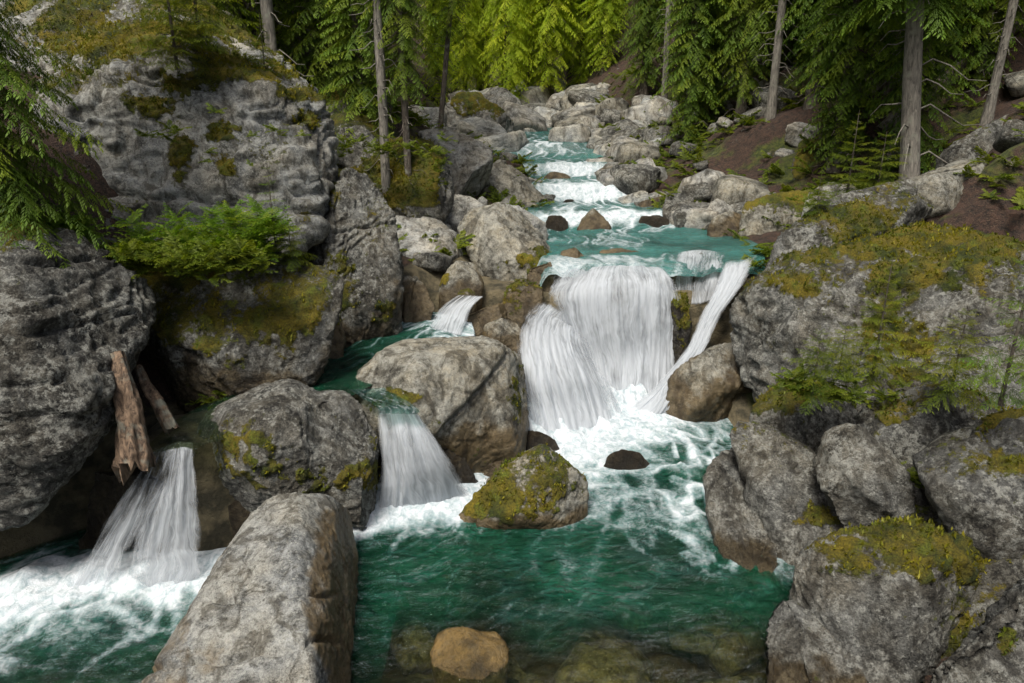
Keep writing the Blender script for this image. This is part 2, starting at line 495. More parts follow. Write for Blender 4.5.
# ================================================================== LEFT BANK ROCKS
boulder('rock_block', 'huge dark grey layered rock block filling the left edge above the log', [(-130, 215), (-60, 190), (0, 203), (60, 238), (105, 262), (147, 287), (151, 308), (138, 345), (116, 362), (108, 400), (96, 440), (62, 490), (22, 522), (-60, 535), (-130, 500)],
        Y=4.95, front=[(40, 330, .0), (0, 480, .1), (100, 330, .1)], slope=.85, side=.12, thick=1.6, drop=0, cuts=4, level=7, mat='dark', p=48, amp=0.0132, strata=.34, sdir=(.10, -.05, 1), moss=.10,
        patches=[(10, 225, 35, 22, .7)], cracks=[(0, 270, 130, 262, .02, .06), (0, 338, 130, 318, .015, .05), (0, 392, 118, 365, .02, .05)])
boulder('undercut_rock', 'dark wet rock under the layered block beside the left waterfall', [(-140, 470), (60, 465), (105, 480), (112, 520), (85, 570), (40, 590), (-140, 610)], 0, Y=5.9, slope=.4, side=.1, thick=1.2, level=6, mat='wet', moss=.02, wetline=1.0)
boulder('cliff_rock', 'massive mossy grey cliff rock rising above the fern ledge', [(-20, 20), (60, 5), (105, -12), (150, 8), (200, 38), (262, 72), (303, 98), (328, 138), (332, 165), (312, 202), (265, 222), (180, 226), (60, 222), (-20, 210)],
        Y=8.1, front=[(70, 60, .35), (170, 92, .15), (260, 108, .3), (310, 150, .3), (150, 210, -.1), (240, 205, 0), (60, 190, 0)], slope=1.5, side=.05, thick=3.2, drop=.4, cuts=3, grow=1.04, level=7, mat='slab', p=57, amp=0.0132, moss=.30, strata=.9, sdir=(.25, -.4, 1),
        patches=[(110, 45, 42, 9, .7), (150, 30, 60, 7, .5), (190, 82, 30, 9, .6), (150, 105, 22, 9, .8), (222, 132, 15, 10, .9), (185, 150, 14, 14, .8), (180, 170, 12, 12, .7), (225, 165, 12, 16, .7), (305, 120, 16, 7, .7), (240, 75, 50, 6, .6), (295, 95, 30, 7, .6)],
        cracks=[(70, 190, 320, 215, .03, .08), (75, 78, 215, 92, .02, .08), (285, 208, 325, 165, .02, .06)])
boulder('mossy_shelf_rock', 'long pale grey shelf of rock along the top of the cliff', [(60, -30), (110, -28), (175, 0), (235, 34), (285, 62), (300, 85), (290, 92), (230, 70), (170, 42), (100, 14), (60, 0)],
        Y=9.6, slope=1.2, side=.1, thick=2.5, level=6, mat='pale', moss=.16, p=44, patches=[(160, 22, 60, 6, .5)])
boulder('ledge_rock', 'steep grey rock face below the bright green ferns', [(112, 268), (150, 240), (210, 236), (262, 240), (300, 236), (330, 250), (338, 300), (312, 350), (265, 385), (232, 405), (180, 408), (140, 400), (118, 345)],
        1.15, Y=6.75, front=[(200, 285, .05), (280, 290, .5), (150, 300, .0)], slope=.5, side=.1, thick=2.0, cuts=4, grow=1.04, level=7, mat='grey', p=48, amp=0.0180, moss=.34, wetline=1.15, wetw=.5,
        patches=[(160, 270, 30, 18, .8), (195, 265, 40, 12, .9), (270, 330, 30, 18, .8), (300, 318, 20, 12, .8), (225, 355, 30, 15, .45), (215, 320, 10, 25, .4), (300, 250, 25, 10, .5)])
boulder('standing_rock', 'tall steep grey rock block at the bend of the side channel', [(300, 207), (322, 180), (345, 166), (368, 168), (386, 184), (395, 215), (396, 298), (388, 322), (352, 350), (322, 345), (306, 305), (298, 250)],
        1.15, Y=8.9, front=[(335, 200, .1), (375, 260, .1), (330, 300, -.2), (345, 175, .3)], slope=.35, side=.15, thick=1.7, level=7, mat='grey', p=52, amp=0.0150, moss=.22, wetline=1.2, wetw=.6,
        patches=[(318, 195, 20, 14, .7), (333, 270, 12, 28, .5), (385, 310, 12, 12, .7), (335, 300, 25, 20, .5)], cracks=[(335, 235, 395, 222, .015, .05), (338, 170, 330, 300, .02, .04)])
boulder('brown_rock', 'low reddish brown mossy rock at the foot of the steep ledge face', [(238, 372), (262, 352), (290, 318), (315, 305), (345, 303), (352, 325), (334, 362), (300, 385), (260, 392)],
        1.1, Y=7.7, slope=.5, thick=1.0, level=6, mat='warm', moss=.25, wetline=1.2, wetw=.7, patches=[(315, 312, 30, 14, .8)])
boulder('mossy_mound_rock', 'moss-covered rock that carries two slender spruce trunks', [(322, 160), (338, 148), (380, 140), (428, 142), (450, 162), (454, 184), (430, 202), (395, 204), (350, 185)],
        Y=11.6, slope=1.0, thick=2.2, level=6, mat='grey', moss=.75, patches=[(390, 150, 60, 12, .8), (380, 180, 30, 12, .3)])
boulder('shelf_boulder', 'pale humped boulder between left trunks above the cliff', [(306, 78), (318, 58), (335, 52), (352, 68), (362, 84), (350, 96), (320, 98)], Y=15, slope=.8, thick=1.5, level=5, mat='pale', moss=.3, patches=[(345, 92, 20, 6, .6)])
boulder('shelf_boulder', 'flat mossy-topped boulder in front of the humped one on the left bank', [(296, 104), (310, 86), (345, 80), (368, 92), (366, 112), (340, 120), (308, 118)], Y=13.2, slope=.9, thick=1.5, level=5, mat='pale', moss=.5)
boulder('shelf_boulder', 'low dark boulder at the cliff end under the left trunks', [(318, 150), (322, 118), (350, 112), (378, 118), (390, 138), (360, 150)], Y=12.2, slope=.9, thick=1.5, level=5, mat='grey', moss=.5)

# ---- mid left boulders
boulder('mossy_topped_boulder', 'long boulder with golden moss top beyond the left trunks', [(440, 120), (447, 103), (460, 93), (480, 93), (500, 104), (516, 120), (513, 133), (480, 137), (450, 134)], Y=24, slope=.9, thick=4, level=6, mat='pale', moss=.35, p=48, patches=[(468, 103, 22, 9, .9)])
boulder('wedge_boulder', 'dark-sided boulder leaning behind the golden-mossed one', [(478, 96), (490, 84), (505, 88), (520, 98), (528, 112), (524, 127), (508, 124)], Y=28, slope=.5, thick=3, level=5, mat='grey', moss=.1)
boulder('flat_topped_boulder', 'pale flat-topped boulder tilting toward the stream beside the mossy mound', [(416, 131), (440, 126), (462, 131), (484, 142), (494, 151), (491, 167), (477, 180), (447, 183), (436, 165)], Y=14.6, front=[(452, 152, .2), (485, 156, .3)], slope=.9, thick=2.2, level=6, mat='pale', p=57, moss=.06)
boulder('ridge_boulder', 'large brownish boulder with a sharp sloping ridge left of the rapids', [(467, 205), (473, 184), (484, 168), (498, 157), (510, 159), (535, 180), (557, 205), (552, 212), (525, 214), (492, 214)],
        2.05, front=[(500, 166, .8), (536, 200, .05), (492, 200, .1)], slope=.6, thick=2.2, level=6, mat='warm', p=52, moss=.03, wetline=2.05, wetw=.25)
boulder('small_boulder', 'rounded pale boulder wedged behind the broad flat one', [(402, 206), (406, 192), (418, 184), (432, 190), (440, 203), (437, 216), (418, 220), (405, 216)], Y=12.6, slope=.4, level=5, mat='pale', moss=.05)
boulder('small_boulder', 'block-shaped pale boulder touching the rounded pale one on its right', [(437, 200), (450, 192), (470, 196), (484, 204), (482, 222), (462, 228), (442, 222)], Y=12.4, slope=.5, level=5, mat='pale', moss=.08)
boulder('small_boulder', 'tiny white stone perched between the block boulder and the ridge boulder', [(477, 200), (482, 196), (488, 200), (487, 206), (479, 206)], Y=13.2, drop=.1, level=4, mat='pale', moss=0)
boulder('broad_boulder', 'broad pale smooth boulder leaning against the steep grey block', [(384, 206), (400, 201), (424, 207), (448, 222), (465, 240), (466, 254), (452, 268), (422, 274), (396, 268), (384, 245)],
        Y=10.9, front=[(395, 235, .1), (440, 255, .1), (400, 222, .5)], slope=.9, thick=1.8, level=6, mat='pale', p=57, amp=0.0120, moss=.05, cracks=[(396, 215, 455, 240, .012, .05), (392, 232, 440, 238, .012, .03)])
boulder('tilted_boulder', 'big tilted boulder with a yellow-mossed foot left of the waterfall lip', [(455, 226), (462, 212), (478, 207), (500, 204), (522, 212), (545, 232), (554, 252), (550, 270), (528, 278), (506, 276), (480, 258), (462, 244)],
        Y=10.9, front=[(470, 222, .4), (530, 250, -.15), (500, 262, -.1), (484, 232, .1)], slope=.9, thick=1.7, level=6, mat='warm', p=57, amp=0.0132, moss=.1, patches=[(540, 262, 22, 12, .7), (515, 264, 18, 8, .4)], cracks=[(468, 213, 548, 240, .015, .05)])
boulder('back_slab', 'smooth pale slab lying behind the big tilted boulder', [(482, 206), (498, 202), (520, 206), (545, 222), (552, 240), (540, 242), (505, 225)], Y=12.2, slope=.8, thick=1.2, level=5, mat='pale', moss=.04)
boulder('wedged_stone', 'small angular stone propped under the gap between the pale and tilted boulders', [(438, 286), (446, 268), (458, 258), (474, 260), (484, 272), (482, 288), (462, 296), (446, 294)], 1.35, Y=10.0, slope=.4, level=5, mat='warm', p=52, moss=.1, patches=[(443, 280, 8, 12, .6)], wetline=1.4)
boulder('wedged_stone', 'small mossy stone in front of the propped angular one', [(455, 300), (458, 290), (468, 286), (477, 292), (476, 304), (464, 308)], 1.4, Y=9.7, slope=.4, level=5, mat='warm', moss=.4, wetline=1.5)
boulder('brown_boulder', 'smooth brown boulder below the broad pale boulder at the side channel', [(390, 280), (400, 272), (418, 277), (434, 292), (436, 304), (424, 318), (404, 324), (392, 318)], 1.2, Y=9.6, slope=.5, level=6, mat='warm', moss=.08, wetline=1.4, wetw=.5)
boulder('moss_stone', 'mossy stone standing at the left edge of the waterfall lip', [(500, 304), (508, 284), (522, 273), (538, 278), (545, 292), (538, 312), (520, 318), (505, 316)], 1.2, Y=9.9, slope=.4, level=6, mat='warm', moss=.3, patches=[(510, 300, 12, 14, .8)], wetline=1.5, wetw=.4)
boulder('cascade_stone', 'wet stone slab that the little cascade slides across', [(448, 330), (456, 312), (475, 302), (500, 298), (512, 306), (505, 325), (482, 336), (460, 336)], 1.05, Y=9.4, slope=.6, level=6, mat='warm', moss=.15, wetline=1.6, wetw=.4)
boulder('russet_stone', 'russet stone between the side channel and the waterfall spray', [(478, 338), (486, 322), (502, 314), (518, 318), (526, 332), (520, 348), (500, 352), (484, 348)], 0.9, Y=8.9, slope=.4, level=6, mat='warm', moss=.18, wetline=1.1, wetw=.5)
for k, (x, y, r_) in enumerate([(405, 268, 5), (418, 270, 4), (428, 266, 4), (396, 258, 3), (415, 262, 3)]):
    boulder('pebble', 'small tan pebble in the shade below the broad pale boulder', [(x - r_, y), (x - r_ * .5, y - r_ * .8), (x + r_ * .6, y - r_ * .7), (x + r_, y + 1), (x, y + r_ * .7)], Y=10.7, drop=.1, level=3, mat='warm', moss=0, group='pebbles under the broad boulder', cat='pebble')

# ---- centre boulders
boulder('split_boulder', 'large pale grey boulder between the small middle fall and main waterfall', [(333, 393, -.55), (352, 378, -.40), (374, 365, -.02), (400, 350, .6), (430, 342), (470, 340), (503, 345), (520, 358), (524, 395), (524, 430), (508, 447), (480, 455), (462, 460), (440, 440), (405, 415, -.45), (356, 403, -.45)],
        0.0, Y=7.35, front=[(503, 352, .4), (512, 440, .05), (470, 372, .35), (430, 402, -.25), (455, 440, -.15)], slope=.95, side=.15, thick=1.3, drop=1.0, level=7, mat='warm', p=57, amp=0.0132, moss=.10, terr=.5, cuts=1, chips=4, wetline=.15, wetw=.75,
        patches=[(400, 400, 28, 10, .55), (516, 400, 8, 40, .55), (440, 425, 14, 12, .3), (480, 452, 40, 8, .3)], cracks=[(380, 358, 505, 352, .01, .03), (455, 348, 500, 375, .012, .04), (400, 380, 500, 400, .01, .025)])
boulder('mossy_wedge_boulder', 'wedge-shaped boulder with yellow-green moss standing in the pool', [(452, 524), (468, 500), (495, 478), (528, 451), (541, 446), (562, 461), (586, 483), (580, 500), (556, 520), (520, 525), (482, 527)],
        0, front=[(537, 451, .45), (505, 470, .25), (535, 490, -.12), (575, 483, .15)], slope=.35, side=.2, thick=.7, drop=.5, level=7, mat='warm', p=57, amp=0.0120, moss=.30, terr=.6, wetline=0, wetw=.22,
        patches=[(510, 505, 45, 16, .6), (550, 495, 20, 16, .6), (500, 485, 16, 10, .4)])
boulder('low_rock', 'low brown rock behind the mossy wedge boulder', [(455, 480), (462, 462), (485, 452), (520, 448), (538, 455), (520, 478), (490, 492), (468, 492)], 0, Y=7.1, slope=.5, level=6, mat='warm', moss=.2, wetline=.1, wetw=.5, patches=[(475, 462, 15, 6, .5)])
boulder('gold_moss_boulder', 'rounded boulder with gold moss belt between the left and middle falls', [(202, 440), (212, 422), (238, 408), (275, 392), (315, 385), (345, 386), (365, 400), (385, 425), (391, 460), (388, 490), (372, 508), (330, 504), (290, 494), (245, 480), (215, 462)],
        0, Y=5.75, front=[(240, 420, .3), (330, 400, .5), (370, 440, .15), (350, 478, -.05), (260, 445, -.05), (300, 470, -.15)], slope=1.1, side=.15, thick=1.3, drop=.3, cuts=5, grow=1.03, level=7, mat='grey', p=44, amp=0.0120, moss=.14, terr=.7,
        patches=[(240, 460, 45, 22, .75), (320, 480, 45, 14, .7), (370, 470, 16, 25, .4), (225, 430, 20, 12, .3)], cracks=[(300, 398, 308, 480, .012, .04), (250, 405, 340, 392, .01, .03)])
boulder('long_slab', 'long pale cracked slab with golden side in the foreground', [(255, 508, 'z.92'), (275, 496, 'z.98'), (300, 493, 'z1.0'), (333, 497, 'z.8'), (353, 512, 'z.35'), (349, 540, 'z.1'), (359, 572, 'z0'), (357, 620, 'z0'), (343, 660, 'z0'), (334, 720, 'z0'), (250, 800, 'z.0'), (110, 800, 'z.2'), (118, 720, 'z.4'), (160, 665, 'z.6'), (195, 620, 'z.72'), (225, 570, 'z.84')],
        0, Y=3.25, front=[(300, 503, 'z1.0'), (303, 545, 'z.93'), (304, 600, 'z.83'), (313, 650, 'z.72'), (319, 690, 'z.62'), (312, 785, 'z.45')], slope=1.0, side=.0, thick=.5, back=.8, drop=.5, level=7, mat='slab', p=70, amp=0.0084, chips=0, auto=0, moss=.0, terr=.5, cuts=0, wetline=.12, wetw=.45,
        wetp=[(355, 600, 52, 110, .8), (170, 640, 22, 80, .5)], cracks=[(205, 601, 330, 594, .018, .045), (150, 672, 330, 641, .02, .05)], patches=[(352, 540, 6, 30, .15)])

# ---- rock under the falls
boulder('dome_rock', 'rounded water-covered rock that the main waterfall pours over', [(536, 292), (560, 280), (600, 277), (650, 279), (690, 288), (694, 330), (690, 385), (660, 402), (600, 402), (560, 398), (540, 350)],
        0, Y=10.05, front=[(600, 300, .0), (655, 300, .02), (620, 360, .02)], slope=.1, side=.25, thick=1.6, drop=.5, level=6, mat='wet', p=35, amp=0.0120, moss=.0)
boulder('step_rock', 'brown wet step under the left cascade of the main waterfall', [(505, 350), (512, 322), (530, 310), (560, 322), (590, 350), (615, 390), (620, 430), (560, 445), (520, 435), (508, 400)],
        0, Y=9.1, slope=.6, side=.2, thick=1.4, drop=.5, level=6, mat='warm', p=20, amp=0.0180, moss=.0, wetline=2, wetw=.5)
boulder('mossy_pillar_rock', 'mossy rock pillar parting the curtain from the right chute', [(670, 300), (675, 290), (684, 289), (689, 300), (690, 328), (686, 348), (679, 357), (671, 352), (669, 328)], 0, Y=9.6, slope=.1, side=.25, thick=.8, level=6, mat='wet', moss=.5, patches=[(684, 325, 16, 40, .6)])
boulder('lip_rock', 'brown wet lip rock behind the thin falls at the right', [(652, 268), (662, 255), (692, 249), (722, 251), (742, 262), (738, 285), (715, 300), (688, 305), (664, 290)], 1.2, Y=10.9, slope=.4, side=.2, thick=1.0, level=6, mat='warm', moss=.2, wetline=1.9, wetw=.4, patches=[(672, 272, 14, 10, .5)])
boulder('lip_stone', 'low wet stone at the upper pool edge beside the tilted boulder', [(552, 270), (560, 250), (575, 246), (588, 256), (590, 272), (572, 278)], 1.7, Y=10.9, slope=.4, thick=.5, level=5, mat='warm', moss=.05, wetline=2.1, wetw=.4)
boulder('lip_stone', 'flat tan stone at the upper pool edge, middle of the lip', [(592, 264), (600, 250), (622, 247), (640, 252), (645, 266), (620, 272)], 1.7, Y=11.2, slope=.4, thick=.5, level=5, mat='warm', moss=.0, wetline=2.1, wetw=.4)
boulder('lip_stone', 'wet mossy stone closing the left end of the waterfall lip', [(526, 282), (530, 266), (540, 258), (552, 260), (556, 276), (548, 290), (532, 292)], 1.4, Y=10.25, slope=.4, thick=.7, level=6, mat='warm', moss=.2, wetline=2.1, wetw=.3)
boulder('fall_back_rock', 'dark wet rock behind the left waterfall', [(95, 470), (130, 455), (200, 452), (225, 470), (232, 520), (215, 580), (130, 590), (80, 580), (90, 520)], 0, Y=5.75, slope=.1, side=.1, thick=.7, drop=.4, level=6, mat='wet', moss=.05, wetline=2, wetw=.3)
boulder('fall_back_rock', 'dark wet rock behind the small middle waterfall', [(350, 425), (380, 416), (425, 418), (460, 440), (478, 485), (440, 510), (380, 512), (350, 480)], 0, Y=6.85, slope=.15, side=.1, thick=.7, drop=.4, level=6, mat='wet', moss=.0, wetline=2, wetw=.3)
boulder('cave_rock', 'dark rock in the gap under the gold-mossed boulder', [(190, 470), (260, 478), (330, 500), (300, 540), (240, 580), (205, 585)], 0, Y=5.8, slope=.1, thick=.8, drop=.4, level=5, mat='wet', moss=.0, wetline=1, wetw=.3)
boulder('swirl_rock', 'dark submerged rock parting the foam below the waterfall', [(602, 468), (608, 455), (622, 449), (640, 453), (650, 464), (640, 474), (618, 475)], -.03, cuts=0, drop=.4, slope=.3, thick=.35, level=5, mat='wet', moss=0, wetline=.5)
boulder('foam_edge_rock', 'small wet rock at the foot of the left cascade beside the split boulder', [(512, 442), (522, 430), (540, 430), (556, 440), (560, 452), (535, 458), (518, 454)], 0, Y=7.75, slope=.3, cuts=1, level=5, mat='wet', moss=0, wetline=.6)

# ================================================================== RIGHT BANK ROCKS
boulder('great_rock', 'great sloping rock with orange moss dominating the right bank', [(708, 330), (720, 306), (741, 281), (757, 263), (780, 241), (805, 224), (850, 212), (905, 213), (960, 218), (1030, 232), (1120, 270), (1140, 400), (1060, 500), (900, 490), (830, 450), (775, 412), (762, 400), (768, 372), (744, 350)],
        0.6, Y=6.7, front=[(800, 262, 1.6), (770, 330, .7), (900, 240, 1.0), (1000, 260, .0), (900, 330, .1), (850, 420, .0), (1000, 420, -.6), (760, 300, 1.5), (728, 325, 1.6)], slope=1.15, side=.0, thick=2.8, drop=.5, level=7, mat='grey', p=44, amp=0.0168, chips=6, moss=.22,
        patches=[(820, 250, 60, 12, .6), (900, 240, 60, 16, .8), (960, 250, 60, 14, .6), (900, 275, 30, 22, .6), (940, 270, 50, 20, .5), (800, 285, 30, 10, .4), (900, 350, 40, 40, .6), (985, 240, 50, 12, .7), (850, 240, 40, 10, .6)],
        cracks=[(755, 262, 900, 225, .02, .08), (800, 300, 830, 380, .02, .04), (868, 250, 880, 330, .02, .04)])
boulder('wet_foot_rock', 'smooth brown boulder at the foot of the right chute', [(664, 398), (672, 382), (692, 364), (715, 350), (742, 346), (768, 365), (772, 392), (760, 412), (738, 420), (700, 420), (678, 412)],
        0, Y=8.5, slope=.5, side=.2, thick=1.5, drop=.5, level=6, mat='warm', moss=.03, p=39, wetline=.35, wetw=.7)
boulder('water_edge_rock', 'rounded grey rock at the water edge under the sapling', [(712, 482), (722, 462), (740, 452), (758, 470), (778, 515), (793, 556), (786, 592), (766, 596), (742, 565), (714, 518)],
        0, slope=1.25, side=.1, thick=1.1, drop=.5, grow=1.12, level=6, mat='grey', p=44, moss=.04, wetline=0, wetw=.35)
boulder('leaning_slab', 'long leaning slab with moss in the middle of the right bank', [(734, 440), (744, 430), (766, 428), (790, 440), (830, 475), (880, 510), (895, 535), (860, 545), (812, 562), (790, 556), (765, 505), (742, 470)],
        0, Y=5.6, front=[(760, 440, .3), (800, 490, 0), (800, 540, -.1), (850, 520, .0)], slope=.7, side=.1, thick=1.2, drop=.7, grow=1.12, level=6, mat='grey', p=52, moss=.15, patches=[(830, 515, 35, 12, .8), (850, 500, 25, 14, .5)])
boulder('sapling_block', 'rough block of rock under the small spruce saplings', [(756, 402), (766, 384), (800, 380), (835, 386), (858, 410), (860, 440), (845, 468), (815, 462), (785, 450), (762, 432)],
        0.8, Y=6.35, slope=.4, side=.2, thick=1.2, drop=.7, grow=1.12, level=6, mat='grey', moss=.35, patches=[(795, 388, 40, 10, .7)])
boulder('lichen_block', 'lichen-speckled triangular block wedged among the right bank rocks', [(814, 460), (830, 442), (850, 434), (880, 448), (915, 492), (940, 525), (905, 532), (862, 518), (835, 492)],
        0.5, Y=5.25, slope=.4, side=.2, thick=1.0, drop=.4, grow=1.12, level=6, mat='grey', p=57, moss=.06)
boulder('shaded_rock', 'big dark lichened rock under the spreading spruce at the right', [(845, 415), (868, 390), (930, 385), (1000, 395), (1030, 430), (990, 470), (955, 500), (930, 525), (895, 505), (868, 470), (850, 445)],
        0.9, Y=5.3, slope=.45, side=.15, thick=1.3, drop=.4, grow=1.12, level=6, mat='dark', moss=.3, patches=[(910, 470, 25, 16, .6)])
boulder('moss_cap_rock', 'rounded boulder with a bright moss cap in the lower right', [(796, 570), (806, 550), (840, 532), (900, 522), (965, 540), (990, 566), (968, 600), (915, 640), (900, 690), (850, 700), (826, 655), (800, 605)],
        0.0, front=[(850, 545, .5), (930, 560, .5), (860, 620, .05)], slope=.9, side=.15, thick=1.1, drop=.6, grow=1.12, level=7, mat='grey', p=44, moss=.3, patches=[(880, 535, 60, 12, .9), (930, 555, 40, 16, .9), (965, 572, 30, 14, .8), (840, 560, 30, 16, .3)])
boulder('angular_rock', 'large angular dark boulder at the right edge', [(920, 458), (940, 440), (975, 432), (1010, 440), (1100, 440), (1110, 575), (1040, 580), (990, 552), (945, 512)],
        0.9, Y=4.6, front=[(990, 470, .0), (1040, 450, .1)], slope=.6, side=.1, thick=1.2, drop=.3, grow=1.12, level=6, mat='dark', p=57, moss=.15, patches=[(1010, 465, 35, 10, .6)])
boulder('edge_cap_rock', 'lumpy mossy rock on top of the angular boulder at the right edge', [(968, 440), (982, 418), (1010, 404), (1040, 400), (1100, 405), (1100, 455), (1030, 458), (990, 450)],
        1.4, Y=4.95, slope=.6, side=.1, thick=.9, drop=.3, level=6, mat='dark', moss=.4)
boulder('low_moss_rock', 'narrow upright rock between moss-capped boulder and right corner', [(884, 668), (905, 620), (935, 594), (975, 580), (1020, 578), (1030, 600), (975, 650), (930, 720), (895, 720)],
        0.2, Y=3.95, slope=.7, side=.1, thick=.8, drop=.4, grow=1.12, level=6, mat='grey', p=48, moss=.3, patches=[(955, 595, 35, 12, .7)])
boulder('corner_rock', 'dark streaked rock cut off by the bottom right corner', [(900, 720), (935, 655), (975, 612), (1020, 575), (1080, 540), (1140, 560), (1140, 820), (900, 820)],
        0.3, Y=2.9, slope=.8, side=.0, thick=.7, drop=.3, level=6, mat='dark', p=48, moss=.12, strata=.2, sdir=(.6, -.3, .7), patches=[(1005, 650, 12, 30, .5)])
boulder('shadow_rock', 'low brown rock in the shadow under the moss-capped boulder', [(762, 605), (775, 590), (800, 588), (835, 610), (862, 680), (900, 760), (780, 760), (752, 690)],
        0.0, slope=1.1, side=.1, thick=.8, drop=.5, level=6, mat='grey', moss=.15, wetline=.0, wetw=.22)
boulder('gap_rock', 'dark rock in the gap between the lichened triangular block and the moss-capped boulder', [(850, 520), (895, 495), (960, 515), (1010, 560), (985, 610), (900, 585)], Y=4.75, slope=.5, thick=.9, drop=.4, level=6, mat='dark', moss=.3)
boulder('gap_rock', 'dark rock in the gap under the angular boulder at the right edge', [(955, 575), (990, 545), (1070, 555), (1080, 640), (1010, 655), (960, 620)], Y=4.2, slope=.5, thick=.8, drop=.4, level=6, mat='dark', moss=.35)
boulder('ridge_slab', 'long grey ridge with moss streaks behind the great sloping rock', [(758, 262), (775, 238), (800, 216), (850, 200), (900, 198), (945, 206), (930, 222), (860, 236), (800, 252)], Y=9.0, slope=1.0, side=.1, thick=1.4, level=6, mat='grey', moss=.3, patches=[(830, 215, 40, 8, .4)])
